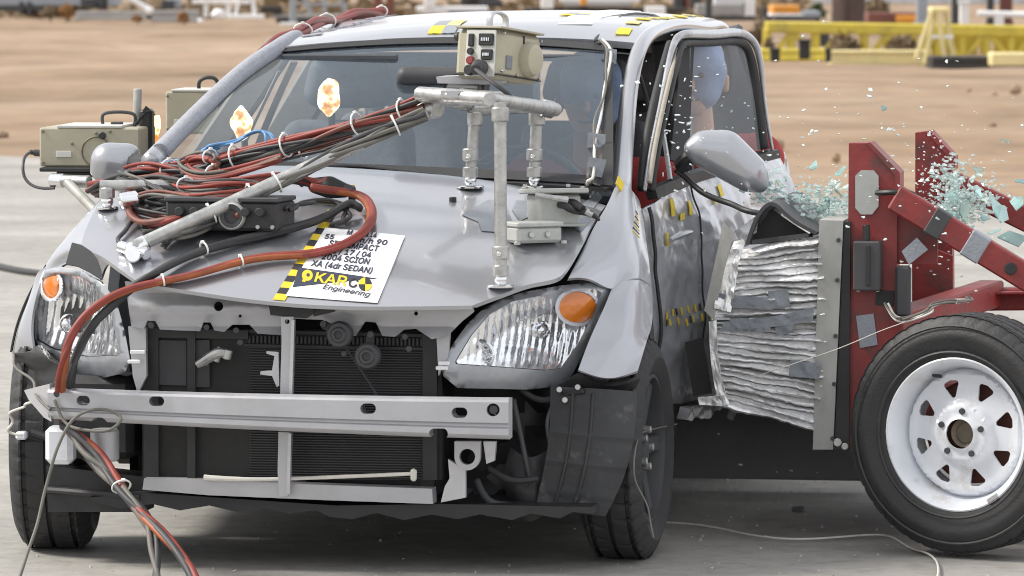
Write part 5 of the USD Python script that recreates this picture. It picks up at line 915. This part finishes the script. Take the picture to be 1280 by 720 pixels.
bundle('cable', 'white wire lying across the concrete in front of the trolley wheel', 'cable', [('g', 818, 652, .01), ('g', 870, 656, .01), ('g', 930, 668, .01), ('g', 990, 674, .01), ('g', 1050, 671, .01), ('g', 1100, 668, .01), ('g', 1140, 684, .01), ('g', 1156, 690, .01), ('g', 1163, 735, .01)], 1, 0, .0035, ['white_cable'], ())
for (x, y, r_, lab) in ((957, 574, .028, 'small dark lump on the concrete under the barrier'), (997, 640, .020, 'small dark scrap on the concrete left of the trolley wheel')):
    p_ = G(x, y); ic = trimesh.creation.icosphere(2); ic.vertices = p_ + [0, 0, r_ * .4] + ic.vertices * r_ * np.array([1, 1, .55]) * (.6 + .7 * meshkit.noise(ic.vertices * 2 + x, 2))[:, None]; obj('debris', ic, 'black_rubber', smooth=30, label=lab, cat='debris')
ms = []
for q in range(260):
    p_ = G(rng.uniform(-40, 1320), 560 + 170 * rng.uniform() ** .7) if q % 3 else G(rng.normal(950, 90), rng.uniform(570, 715)); r_ = rng.uniform(.0012, .0038); ms.append(trimesh.convex.convex_hull(p_ + [0, 0, r_ * .5] + rng.normal(size=(7, 3)) * r_))
obj('grit', ms, 'grey_box', smooth=False, label='fine grit scattered over the concrete', cat='grit', kind='stuff')
# ---- boxes and lamps outside the passenger side
bx = thing('instrument_box', 'beige instrument box with a carrying handle beside the small mirror', 'instrument', Q(105, 210, -.8)); c = Q(109, 184, -.78) - F * .13; a = rot_axes(3)
s3 = lambda x, y, z: c + a[1] * x + a[0] * y + Z * z
obj('body', obox(c, a, [.26, .292, .112], .005), 'beige_enamel', bx, False); obj('lid', obox(c + Z * .059, a, [.262, .19, .008], .003), 'panel_white', bx, False); obj('label_plate', obox(s3(-.075, .131, -.02), a, [.004, .045, .018], .001), 'panel_white', bx, False)
an = np.linspace(0, 2 * np.pi, 33); obj('round_cover', tube([s3(.02 + .042 * math.cos(q), .131, -.012 + .042 * math.sin(q)) for q in an], .0025, 6, straight=True), 'bronze', bx); obj('cover_knob', cyl(s3(.022, .128, -.012), s3(.022, .138, -.012), .007), 'bronze', bx); obj('knob', cyl(s3(.038, .128, .034), s3(.038, .142, .034), .010), 'black_plastic', bx); obj('small_knob', cyl(s3(.02, .128, .04), s3(.02, .136, .04), .004), 'bronze', bx)
for q in ((-.135, .045), (-.135, -.045), (.06, .045), (-.05, .01)): obj('screw', screw(s3(q[0], .131, q[1]), .004, F), 'bronze', bx)
obj('handle', tube([s3(.015, 0, .06), s3(.015, 0, .088), s3(.025, 0, .094), s3(.098, 0, .094), s3(.108, 0, .088), s3(.108, 0, .06)], .005, 8, 40), 'charcoal', bx, True); obj('latch', obox(s3(.06, .02, .066), a, [.04, .03, .008], .002), 'charcoal', bx)
obj('connector', [cyl(s3(-.145, .08, -.02), s3(-.172, .08, -.018), .010, 12), cyl(s3(-.16, .08, -.02), s3(-.185, .08, -.016), .007, 12)], 'charcoal', bx)
obj('connector_cable', tube([s3(-.18, .08, -.016), *QQ([(29, 204, -.7), (31, 222, -.68), (46, 234, -.66), (68, 235, -.64)])], .0045, 8), 'charcoal', bx)
mt = thing('side_mount', 'tube bracket under the beige instrument box', 'bracket', Q(100, 260, -.6))
obj('tray', [obox(Q(100, 212, -.76) - F * .10, a, [.24, .24, .012], .003), obox(Q(96, 218, -.76) - F * .10, a, [.20, .13, .016], .003)], 'black_plastic', mt, False); obj('tube', cyl(Q(64, 226, -.66), Q(112, 227, -.62), .018), 'galvanised', mt); obj('tube_end', cyl(Q(64, 226, -.66), Q(80, 226, -.65), .021), 'chrome', mt); obj('strut', cyl(Q(84, 228, -.62), Q(122, 266, -.50), .014), 'plate_grey', mt); obj('upright', cyl(Q(172, 111, -1.0), Q(170, 215, -1.0), .0125), 'plate_grey', mt)
bt = thing('taped_case', 'black taped case hanging on the upright tube', 'case', Q(185, 190, -.95)); obj('body', obox(Q(184, 164, -.97), rot_axes(8), [.09, .036, .13], .008), 'black_plastic', bt, False); tf = surf([QQ(r) for r in ([(160, 168, -.9), (168, 158, -.9)], [(172, 150, -.9), (182, 142, -.9)], [(182, 132, -.9), (192, 140, -.9)])], 12, 6); obj('tape', slab(crumple(tf, .012, 40, 3), .006), 'black_rubber', bt, 30); obj('cable', tube(QQ([(158, 172, -.88), (160, 186, -.86), (168, 196, -.8)]), .005, 6), 'brown_cable', bt)
bx = thing('instrument_box', 'beige instrument box behind the taped windshield pillar', 'instrument', Q(235, 165, -1.7)); c = Q(238, 141, -1.6) - F * .12; a = rot_axes(3); obj('body', obox(c, a, [.24, .165, .128], .005), 'beige_enamel', bx, False); obj('lid', obox(c + Z * .067, a, [.242, .13, .007], .002), 'panel_white', bx, False); obj('label_plate', obox(c + F * .121 - L * .03 - Z * .03, a, [.004, .04, .02], .001), 'panel_white', bx, False); obj('handle', tube([c + L * .0 + Z * .07, c + L * .005 + Z * .095, c + L * .05 + Z * .10, c + L * .06 + Z * .07], .006, 8), 'black_plastic', bx, True); obj('screw', [screw(c + F * .121 - L * .07 + Z * .05, .004, F), screw(c + F * .121 - L * .07 - Z * .05, .004, F)], 'bronze', bx)
def lamp(label, c, r, tall, seed):
    t = thing('work_lamp', label, 'lamp', c - Z * r * 2)
    ic = trimesh.creation.icosphere(4); v = np.array(ic.vertices); n = meshkit.noise(v * 1.6 + seed, seed) - .35 * v[:, 2]; ic.vertices = c + v * (r * (.74 + .42 * n))[:, None] * np.array([.85, .6, tall]); obj('glowing_bulb', ic, 'lamp_glow', t, True)
    obj('reflector', lathe([(.001, -.05), (r * .4, -.045), (r * .55, -.015), (r * .58, -.012)], c - F * .02, F, 20), 'chrome', t, 40); obj('stem', cyl(c - Z * r * 1.2 - F * .04, c - Z * r * 3.2 - F * .05, .010), 'dark_steel', t); obj('socket', cyl(c - Z * r * .9 - F * .03, c - Z * r * 1.5 - F * .03, .016), 'chrome', t)
lamp('glowing golden lamp low in the front passenger window', Q(302, 152, -1.15), .036, 1.5, 2); lamp('glowing golden lamp high in the rear passenger window', Q(411, 117, -1.30), .040, 1.4, 5)
t = thing('work_lamp', 'narrow glowing lamp edge beside the black taped case', 'lamp', Q(195, 190, -1.1)); ls_ = surf([QQ(r) for r in ([(191, 145, -1.1), (199, 144, -1.1)], [(193, 165, -1.08), (199, 162, -1.08)], [(190, 187, -1.1), (196, 184, -1.1)])], 10, 4); obj('glowing_bulb', slab(ls_, .01), 'lamp_glow', t, True); obj('housing', obox(Q(190, 166, -1.14), rot_axes(10), [.03, .02, .115], .004), 'rust_steel', t, False)
# ---- the two seated dummies
def dummy(label, hc, lean, parent_group=None):
    hc = np.asarray(hc, float)
    P = lambda f, l, z: W(hc + [f, l, z]); t = thing('person', label, 'person', P(-.05, 0, -.75))
    sh_l, sh_r, nk = P(-.06, .19, -.25), P(-.06, -.19, -.25), P(-.05, 0, -.20); hipL, hipR = P(-.08, .10, -.72), P(-.08, -.10, -.72)
    el_l, el_r, wr_l, wr_r = P(.02, .26, -.50), P(.02, -.26, -.50), P(.26, .20, -.46), P(.26, -.20, -.46)
    bones = [((P(.0, 0, .02), .088), (P(-.02, 0, .045), .092)), ((P(.035, 0, -.06), .055), (P(.0, 0, .0), .08)), ((P(-.03, 0, -.09), .052), (nk, .06)), ((sh_l, .065), (sh_r, .065)), ((sh_l, .07), (P(-.05, .10, -.5), .12)), ((sh_r, .07), (P(-.05, -.10, -.5), .12)), ((P(-.05, .08, -.45), .13), (hipL, .12)), ((P(-.05, -.08, -.45), .13), (hipR, .12)), ((P(0, 0, -.32), .11), (P(-.03, 0, -.6), .12)),
             ((sh_l, .058), (el_l, .045)), ((el_l, .043), (wr_l, .03)), ((sh_r, .058), (el_r, .045)), ((el_r, .043), (wr_r, .03)), ((hipL, .085), (P(.36, .14, -.66), .06)), ((hipR, .085), (P(.36, -.14, -.66), .06)), ((P(.36, .14, -.66), .056), (P(.52, .14, -.86), .042)), ((P(.36, -.14, -.66), .056), (P(.52, -.14, -.86), .042)),
             ((P(.088, 0, -.01), .012), (P(.098, 0, -.025), .014)), ((P(0, .092, 0), .016), (P(-.005, .094, -.03), .013)), ((P(0, -.092, 0), .016), (P(-.005, -.094, -.03), .013))]
    for s, w in ((1, wr_l), (-1, wr_r)):
        d = W([1, 0, 0]) - W([0, 0, 0]); pm = w + d * .06; bones.append(((w, .028), (pm, .032)))
        for q in range(4): r0 = pm + L * (.024 - .016 * q); e = r0 + d * (.045 + .008 * (q in (1, 2))) - Z * .012; bones += [((r0, .010), (e, .009)), ((e, .009), (e + d * .018 - Z * .024, .008))]
        bones.append(((w + d * .03 - L * s * .03, .011), (w + d * .07 - L * s * .045 - Z * .01, .009)))
    b = limbs(bones, .022, 5); bd_ = obj('body', b, 'dummy_skin', t, True)
    shirt = limbs([((x[0], x[1] + .014), (y[0], y[1] + .014)) for x, y in bones[3:9]] + [((sh_l, .074), ((sh_l + el_l * 1.6) / 2.6, .062)), ((sh_r, .074), ((sh_r + el_r * 1.6) / 2.6, .062))], .022, 6); obj('shirt', shirt, 'red_shirt', t, True)
    ck = limbs([((P(.006, 0, .03), .089), (P(-.012, 0, .056), .092)), ((P(.025, .02, -.03), .068), (P(.01, .02, .02), .083))], .02, 4); obj('chalk_paint', ck, 'blue_chalk', t, True)
    for s in (-1, 1): obj('eye', blob([(P(.088, .032 * s, .012), .010)]), 'charcoal', t, True)
    obj('mouth', tube([P(.082, -.024, -.062), P(.089, 0, -.065), P(.082, .024, -.062)], .004, 6), 'charcoal', t)
    return t
dummy('crash test dummy in the driver seat, red shirt and blue painted face', to_car(Q(738, 124, -1.30)), 0)
dummy('crash test dummy in the rear seat behind the bent window frame, red shirt', to_car(Q(868, 98, -2.15)), 0)

# ================================================================== THE BARRIER TROLLEY
tr = thing('barrier_trolley', 'dark red steel trolley carrying a crushed aluminium honeycomb barrier', 'trolley', Q(1150, 690, -.4) * [1, 1, 0])
fN, fF = -.45, -1.55
obj('front_post', px_slab([(1061, 179), (1085, 179), (1121, 217), (1121, 420), (1108, 562), (1058, 562)], fN, .09, step=14), 'red_paint', tr, 20, label='near red post with a sloped top'); obj('post_flange', px_slab([(1083, 179), (1088, 178), (1125, 216), (1125, 238), (1119, 238), (1119, 219)], fN + .012, .13, step=5), 'red_paint', tr, 20)
obj('front_post', px_slab([(1144, 166), (1160, 164), (1189, 196), (1191, 420), (1144, 420)], fF, .09, step=14), 'red_paint', tr, 20, label='far red post speckled with glass'); obj('post_flange', px_slab([(1158, 165), (1163, 163), (1194, 196), (1194, 212), (1187, 212), (1187, 198)], fF + .012, .12, step=5), 'red_paint', tr, 20)
obj('cross_beam', beam_between(Q(1092, 470, fN - .03), Q(1160, 440, fF), .10, .14, .008), 'red_paint', tr, False); obj('cross_beam', beam_between(Q(1112, 408, fN), Q(1240, 366, fF + .2), .075, .075, .006), 'red_paint', tr, False, label='red beam slanting back under the loose wires')
b0, b1 = Q(1118, 246, fN + .03), Q(1345, 384, fN + .03); obj('brace', beam_between(b0, b1, .06, .072, .005), 'red_paint', tr, False, label='near diagonal red brace'); bd_ = (b1 - b0) / np.linalg.norm(b1 - b0)
def brace_band(u0, u1, m): a_, b_ = b0 + (b1 - b0) * u0, b0 + (b1 - b0) * u1; obj('tape_band', beam_between(a_, b_, .065, .077, .004), m, tr, False)
brace_band(.20, .285, 'charcoal'); brace_band(.40, .50, 'duct_tape')
hc = b0 + (b1 - b0) * .645 + F * .031; obj('brace_hole', cyl(hc, hc + F * .003, .017, 18), 'black_rubber', tr)
obj('brace', beam_between(Q(1186, 226, fF + .03), Q(1345, 305, fF + .03), .06, .07, .005), 'red_paint', tr, False, label='far diagonal red brace')
obj('side_rail', beam_between(Q(1192, 374, fF + .2), Q(1400, 372, fF + .2), .08, .065, .005), 'red_paint', tr, False); obj('side_rail', beam_between(Q(1110, 520, fN + .0), Q(1420, 520, fN - .1), .08, .12, .006), 'red_paint', tr, False); obj('rail_channel', beam_between(Q(1195, 366, fF + .25), Q(1400, 364, fF + .25), .09, .008, .002), 'red_paint', tr, False)
obj('gusset', px_slab([(1118, 262), (1172, 300), (1172, 330), (1118, 330)], fN - .02, .01, step=14), 'red_paint', tr, 20); obj('inner_plate', px_slab([(1140, 300), (1191, 320), (1191, 400), (1140, 410)], -1.2, .02, step=20), 'red_paint', tr, 20)
obj('white_tag', px_slab([(1069, 220), (1076, 213), (1092, 213), (1098, 220), (1098, 258), (1090, 268), (1076, 268), (1069, 260)], fN + .012, .014, step=8), 'grey_box', tr, 30, label='pale grey panel with clipped corners')
obj('control_box', obox(Q(1085, 332, fN + .03), rot_axes(-4), [.06, .074, .135], .004), 'charcoal', tr, False); obj('control_box_strap', obox(Q(1085, 332, fN + .062), rot_axes(-4), [.005, .012, .11], .001), 'black_rubber', tr, False); obj('antenna', cyl(Q(1083, 303, fN + .03), Q(1083, 281, fN + .03), .010), 'black_plastic', tr)
for p_ in ((1073, 305), (1097, 305), (1073, 362), (1097, 362)): obj('bolt', screw(Q(*p_, fN + .02), .007, F), 'galvanised', tr)
obj('battery', obox(Q(1129, 364, fN + .02), rot_axes(0), [.05, .042, .14], .008), 'charcoal', tr, False); obj('tape_patch', px_slab([(1096, 362), (1118, 364), (1117, 383), (1094, 381)], fN + .004, .004), 'black_rubber', tr); obj('tape_patch', px_slab([(1127, 314), (1146, 297), (1160, 312), (1136, 331)], fN + .035, .004), 'duct_tape', tr); obj('tape_patch', px_slab([(1070, 395), (1092, 392), (1097, 431), (1075, 435)], fN + .005, .004), 'duct_tape', tr)
obj('sensor_arm', tube(QQ([(1096, 241, fN + .02), (1120, 240, fN + .05), (1143, 243, fN + .02), (1152, 255, fN), (1156, 268, fN)]), [.008, .008, .007, .005, .005], 8), 'black_plastic', tr)
obj('backing_plate', px_slab([(1024, 275), (1054, 276), (1041, 562), (1016, 562)], -.42, 1.35, step=30), 'plate_grey', tr, 20, label='grey edge of the barrier backing plate'); obj('black_strip', px_slab([(1055, 277), (1063, 277), (1061, 562), (1043, 562)], -.43, 1.3, step=30), 'black_rubber', tr, 20)  # plain black strip set between the plate and the near post
for y in (300, 350, 420, 480, 548): obj('plate_bolt', screw(Q(1048 - (y - 300) * .03, y, -.417), .006, F), 'dark_steel', tr)
obj('foot_bolt', [screw(Q(1047, 553, -.41), .012, F), screw(Q(1056, 558, -.41), .010, F)], 'galvanised', tr)
dk = (Q(1240, 480, fN - .05) + Q(1240, 470, fF)) / 2; obj('deck', obox([*(Q(1260, 480, -1.0) + [.55, 0, 0])[:2], .36], CAR[[1, 0, 2]] * [[1], [1], [1]], [1.9, 1.0, .14], .01), 'red_paint', tr, False)  # deck added, mostly unseen, to keep sky light off the ground below
obj('added_shade_block', [obox((Q(880, 540, -1.75) + Q(1030, 540, -1.75)) / 2 * [1, 1, 0] + [0, 0, .20], CAR[[1, 0, 2]], [.62, .12, .31], .01)], 'dark_steel', tr, False)  # dark box added to stand in for shaded ground, hides the rear wheel
# honeycomb: each crushed layer a part
xl = PchipInterpolator([296, 312, 345, 385, 405, 440, 470, 495, 506], [932, 918, 908, 897, 889, 890, 893, 896, 876]); xr = PchipInterpolator([290, 340, 400, 450, 500, 540], [1023, 1029, 1036, 1033, 1026, 1018])
N = 27; ue = np.linspace(0, 1, 30)
def edge_line(k_):
    u = k_ / N; yl, yr = 313 + (504 - 313) * u, 296 + (538 - 296) * u; pinch = math.exp(-((u - .47) / .10) ** 2); yl = yl + (405 - yl) * .35 * pinch; xa, xb = float(xl(np.clip(yl, 296, 506))), float(xr(np.clip(yr, 290, 540))); xa += rng.uniform(-3, 3); xb += rng.uniform(-3, 1.5)
    y = yl + (yr - yl) * ue + 1.3 * np.sin(ue * rng.uniform(5, 12) + rng.uniform(0, 6)) + rng.normal(size=30) * .45; return np.stack([xa + (xb - xa) * ue, y], 1)
edges = [edge_line(k_) for k_ in range(N + 1)]
obj('honeycomb_core', px_slab([(912, 318), (1022, 300), (1034, 400), (1030, 470), (1014, 532), (900, 500), (898, 440)], -.47, .9, step=20), 'foil_dull', tr, 20)
for k_ in range(N):
    a_, b_ = edges[k_], edges[k_ + 1]; rows_ = []
    dp = .012 + .016 * rng.uniform(size=30) + .012 * np.sin(ue * rng.uniform(4, 9) + rng.uniform(0, 6)); tw = rng.uniform(-.006, .006)
    for s_, dd in ((0.0, -.010), (.3, .35), (.6, .8), (.8, 1.0), (.92, .2), (1.0, -.012)):
        q = a_ + (b_ - a_) * s_; d_ = np.full(30, dd) * (dp if dd > 0 else 1); rows_.append(np.array([Q(x, y, -.445 + z_ + tw * 2) for (x, y), z_ in zip(q, d_)]))
    obj('honeycomb_layer', slab(np.stack(rows_), .004), 'foil' if k_ % 5 not in (2,) else 'foil_dull', tr, 50)
def foil_patch(poly_rows, m, name, amp=.012, f=-.41, lab=None):
    P_ = surf([[Q(x, y, f) for x, y in r] for r in poly_rows], 16, 22); P_ = crumple(P_, amp, 26, int(poly_rows[0][0][0])); s_ = 1 if (normals(P_) @ F).mean() > 0 else -1; obj(name, slab(P_, .002 * s_), m, tr, 30, label=lab)
for r in ([[(898, 366), (930, 370), (965, 372)], [(896, 384), (930, 385), (966, 388)]], [[(960, 364), (985, 362)], [(962, 386), (988, 384)]], [[(905, 402), (950, 398), (1018, 384)], [(900, 414), (950, 410), (1016, 402)]], [[(912, 398), (936, 398)], [(914, 415), (938, 414)]], [[(940, 400), (962, 398)], [(942, 416), (964, 414)]], [[(968, 396), (990, 392)], [(970, 420), (992, 416)]], [[(988, 450), (1026, 454)], [(986, 470), (1024, 474)]]): foil_patch(r, 'dark_tape', 'tape_strip', .006, -.400)
foil_patch([[(918, 302), (930, 300), (926, 318)], [(902, 340), (912, 345), (920, 350)], [(893, 385), (905, 388), (914, 390)]], 'foil_dull', 'crumpled_foil', .03, -.40); foil_patch([[(886, 402), (896, 400)], [(888, 445), (898, 447)], [(894, 485), (906, 488)], [(900, 508), (912, 505)]], 'foil_dull', 'crumpled_foil', .02, -.40)
foil_patch([[(872, 497), (905, 494)], [(874, 506), (910, 508)]], 'foil_dull', 'crumpled_foil', .02, -.40)
obj('face_sheet', slab(surf([QQ(r) for r in ([(904, 277, -.40), (918, 291, -.40)], [(893, 330, -.39), (905, 340, -.39)], [(880, 388, -.40), (892, 400, -.40)])], 14, 6), .006), 'plate_grey', tr, 40, label='bent grey face sheet of the barrier')
tent = [(936, 306), (944, 282), (954, 264), (964, 257), (976, 265), (994, 280), (1020, 294)]; te = spline([Q(x, y, -.42) for x, y in tent], 30); tn = np.stack([te - F * d_ for d_ in np.linspace(0, .7, 8)], 0); obj('bent_cover', slab(tn, .010), 'charcoal', tr, 40, label='peaked bent cover sheet over a dark hollow'); obj('hollow_back', px_slab([(938, 306), (948, 282), (964, 262), (990, 280), (1016, 296), (975, 303)], -.50, .02, step=20), 'black_rubber', tr, 20)
foil_patch([[(918, 289), (948, 268)], [(926, 304), (946, 290)]], 'crushed_paint', 'cover_flap', .006, -.46); foil_patch([[(940, 300), (1010, 291)], [(940, 306), (1012, 297)]], 'charcoal', 'hollow_floor', .01, -.43)
obj('dark_flap', px_slab([(856, 428), (878, 422), (890, 492), (866, 494)], -.50, .01, step=12), 'black_rubber', tr, 20)
# trolley wheel
wc = B(1197, 543, 13.85); wn = np.array([-.50, -.866, 0]); tyc = wc - wn * .070
wt = obj('tyre', tyre_mesh(tyc, wn, .320, .196, .190, 220, 5, (-.30, -.1, .1, .30), .0028), 'tyre', tr, 35)
rimm = obj('rim', lathe([(.199, .062), (.206, .074), (.207, .082), (.203, .084), (.197, .080), (.190, .070), (.185, .055), (.180, .045), (.178, .02), (.172, .0), (.160, -.012), (.156, -.05)], tyc, wn, 72), 'white_enamel', wt, 50)
wins = []
for q in range(8):
    a0 = q * math.pi / 4 + .30; po = lambda r, d: (r * math.cos(a0 + d), r * math.sin(a0 + d)); wins.append(sg.Polygon([po(.143, -.185), po(.147, 0), po(.143, .185), po(.098, .045), po(.098, -.045)]).buffer(-.008).buffer(.008))
ds = sg.Point(0, 0).buffer(.173, 24).difference(sg.Point(0, 0).buffer(.040, 16))
for w_ in wins: ds = ds.difference(w_)
for q in range(5): ds = ds.difference(sg.Point(.061 * math.cos(q * 1.2566 + .25), .061 * math.sin(q * 1.2566 + .25)).buffer(.0085, 6))
pts, fc = fillpoly(ds, .010); frw = frame_of(wn)
def dish(p_):
    r = np.hypot(p_[:, 0], p_[:, 1]); x = np.interp(r, [.04, .050, .078, .086, .10, .14, .160, .167, .173], [.058, .050, .050, .036, .032, .027, .030, .024, .006]); return tyc + x[:, None] * wn + p_[:, :1] * frw[1] + p_[:, 1:2] * frw[2]
obj('wheel_disc', solid_fill(pts, fc, dish, lambda p_: dish(p_) - wn * .006), 'white_enamel', wt, 30); obj('hub', lathe([(.001, .02), (.026, .02), (.030, .026), (.038, .03), (.041, .02), (.041, -.05)], tyc, wn, 32), 'bronze', wt, 40)
for q in range(5): c_ = tyc + .061 * (math.cos(q * 1.2566 + .25) * frw[1] + math.sin(q * 1.2566 + .25) * frw[2]); obj('wheel_stud', cyl(c_ + wn * .03, c_ + wn * .056, .0085, 8), 'dark_steel', wt)
obj('valve', cyl(tyc + frw[1] * -.07 + frw[2] * .15 + wn * .03, tyc + frw[1] * -.075 + frw[2] * .155 + wn * .065, .005, 8), 'black_rubber', wt); obj('balance_weight', obox(tyc + wn * .083 + frw[1] * .11 - frw[2] * .165, np.stack([wn, (frw[1] * .83 + frw[2] * .55), np.cross(wn, frw[1] * .83 + frw[2] * .55)]), [.008, .035, .014], .002), 'grey_steel', wt)
obj('brake_drum', lathe([(.001, -.02), (.13, -.02), (.14, -.03), (.14, -.09), (.001, -.10)], tyc, wn, 32), 'rust_steel', wt, 30)
for r_ in (.222, .292): obj('sidewall_ridge', lathe([(r_ - .004, .0985 - (.004 if r_ > .28 else 0)), (r_, .1015 - (.004 if r_ > .28 else 0)), (r_ + .004, .0985 - (.004 if r_ > .28 else 0))], tyc, wn, 72), 'tyre', wt, 40)
obj('axle', cyl(tyc - wn * .1, tyc - wn * .55, .04), 'red_paint', tr)
bundle('cable', 'pale loose wires crossing the red trolley beam', 'cable', [(1108, 380, fN + .06), (1120, 396, fN + .06), (1140, 400, fN + .08), (1165, 388, fN + .1), (1190, 378, fN - .2), (1215, 376, fN - .4)], 4, .014, .003, ['white_cable', 'grey_cable'], (), wob=.018)
bundle('cable', 'thin pale wire stretched from the honeycomb to the trolley beam', 'cable', [(940, 472, -.38), (1000, 452, -.38), (1050, 435, -.37), (1100, 414, -.36), (1150, 396, -.36)], 1, 0, .0014, ['white_cable'], ())
# ================================================================== SHATTERED GLASS
def shard_mesh(c, r, seed, thick=.004):
    g = np.random.default_rng(seed); n = g.integers(5, 8); an = np.sort(g.uniform(0, 6.28, n)); rr = r * g.uniform(.6, 1.2, n); q, _ = np.linalg.qr(g.normal(size=(3, 3))); q[2] = q[2] + np.array([0, -.9, .3]); q[2] /= np.linalg.norm(q[2]); q[0] = np.cross([.1, .2, 1], q[2]); q[0] /= np.linalg.norm(q[0]); q[1] = np.cross(q[2], q[0])
    a_ = c + (rr * np.cos(an))[:, None] * q[0] + (rr * np.sin(an) * g.uniform(.4, .9))[:, None] * q[1]; return trimesh.convex.convex_hull(np.vstack([a_ + q[2] * thick / 2, a_ - q[2] * thick / 2]))
big = [(1246, 262, 26), (1268, 254, 20), (1222, 238, 18), (1206, 262, 20), (1180, 268, 17), (1266, 298, 17), (1232, 272, 14), (1218, 212, 11), (1256, 176, 9), (1018, 207, 11), (1050, 214, 12), (1005, 246, 13), (1030, 258, 14), (980, 252, 12), (1046, 240, 16), (966, 236, 13), (1120, 268, 11), (1136, 252, 10), (1200, 305, 9), (1104, 135, 6), (1275, 228, 10), (1244, 288, 11), (1190, 246, 15), (1212, 284, 12), (990, 268, 12), (1012, 272, 10)]
big_labels = ['largest pale glass shard, above the far red brace near the right edge', 'large shard at the very right edge above the far brace', 'shard just right of the top of the crumbled glass sheet', 'shard below the middle of the crumbled glass sheet', 'shard left of the crumbled sheet, in front of the far post', 'wide shard at the right edge above the near brace', 'shard between the two diagonal braces, near their middle', 'small shard above the crumbled sheet, right of the far post top', 'small shard flying high over the dirt right of the far post', 'shard left of the near red post, highest of that group', 'shard touching the left side of the near post top', 'shard above the middle of the glass cloud over the barrier', 'shard in the glass cloud just left of the near post', 'shard at the left part of the glass cloud behind the mirror', 'shard in the glass cloud beside the pale clipped panel', 'small shard right beside the silver mirror tip', 'shard between the two red posts over the slanted brace', 'small shard between the two red posts, upper one', 'small shard above the slanted beam, right of the near post', 'tiny sparkling shard alone above the near red post', 'small shard at the right edge high above the braces', 'shard just above the near brace close to the right edge', 'shard in the middle of the crumbled glass sheet', 'shard below right of the crumbled glass sheet', 'shard over the peaked cover of the barrier', 'shard right of the peaked cover of the barrier']
for i, (x, y, r) in enumerate(big): obj('glass_shard', shard_mesh(Q(x, y, -.75 if x < 1100 else -1.0 - .05 * (i % 5)), r / 445, i), 'sheet_glass', smooth=False, label=big_labels[i], cat='glass shard', group='large flying glass shards')
def cluster(label, path, w, n, f, seed):
    g = np.random.default_rng(seed); ms = []; P_ = np.array(path, float)
    for k_ in range(n):
        u = g.uniform(0, len(P_) - 1); i = int(u); p_ = P_[i] + (P_[min(i + 1, len(P_) - 1)] - P_[i]) * (u - i) + g.normal(size=2) * w; ms.append(shard_mesh(Q(p_[0], p_[1], f + g.normal() * .06), g.uniform(.003, .013) if k_ % 9 else g.uniform(.012, .02), seed * 1000 + k_, .004))
    obj('shattered_glass', ms, 'shard_glass', smooth=False, label=label, cat='glass', kind='stuff')
cluster('sagging sheet of crumbled glass in front of the far red post', [(1182, 205), (1190, 235), (1200, 262), (1180, 275), (1215, 250), (1232, 240)], 13, 560, -1.35, 3)
cluster('cloud of crumbled green glass above the barrier', [(940, 236), (975, 240), (1010, 250), (1040, 240), (1056, 268), (1000, 272)], 12, 420, -.70, 4)
ms = []; g = np.random.default_rng(12)
for k_ in range(560):
    zone = g.uniform()
    if zone < .35: x, y = g.normal(1150, 55), g.normal(270, 45)
    elif zone < .55: x, y = g.normal(1168, 12), g.normal(240, 45)
    elif zone < .72: x, y = g.normal(850, 40), g.normal(150, 45)
    elif zone < .9: x, y = g.normal(1050, 120), g.normal(180, 70)
    else: x, y = g.uniform(840, 1270), g.uniform(60, 660)
    if y > 665 or y < 20: continue
    ms.append(shard_mesh(Q(x, y, g.uniform(-1.45, -.25) if x > 900 else g.uniform(-.75, -.35)), abs(g.normal(.0028, .0022)) + .0014, 5000 + k_, .003))
obj('glass_fragments', ms, 'fragment_glass', smooth=False, label='tiny glass fragments flying through the air around the impact', cat='glass fragments', kind='stuff')

# ================================================================== DUST in the air beside the barrier
dv = trimesh.creation.icosphere(3); v = dv.vertices; nn = .75 + .5 * meshkit.fbm(v * 1.7 + 3, 3, 6); dv.vertices = np.array([.72, 14.75, .20]) + v * nn[:, None] * [.80, 1.0, .26]; dv.vertices[:, 2] = np.maximum(dv.vertices[:, 2], .012)
M['dust'] = usdkit.material(stage, '/World/Looks/dust', {'v': ('principled_volume', {'color': (.55, .53, .50), 'density': .16})}, [], volume='v.volume')
obj('dust_cloud', dv, 'dust', smooth=True, label='thin dust hanging over the concrete under the barrier', cat='dust', kind='stuff')
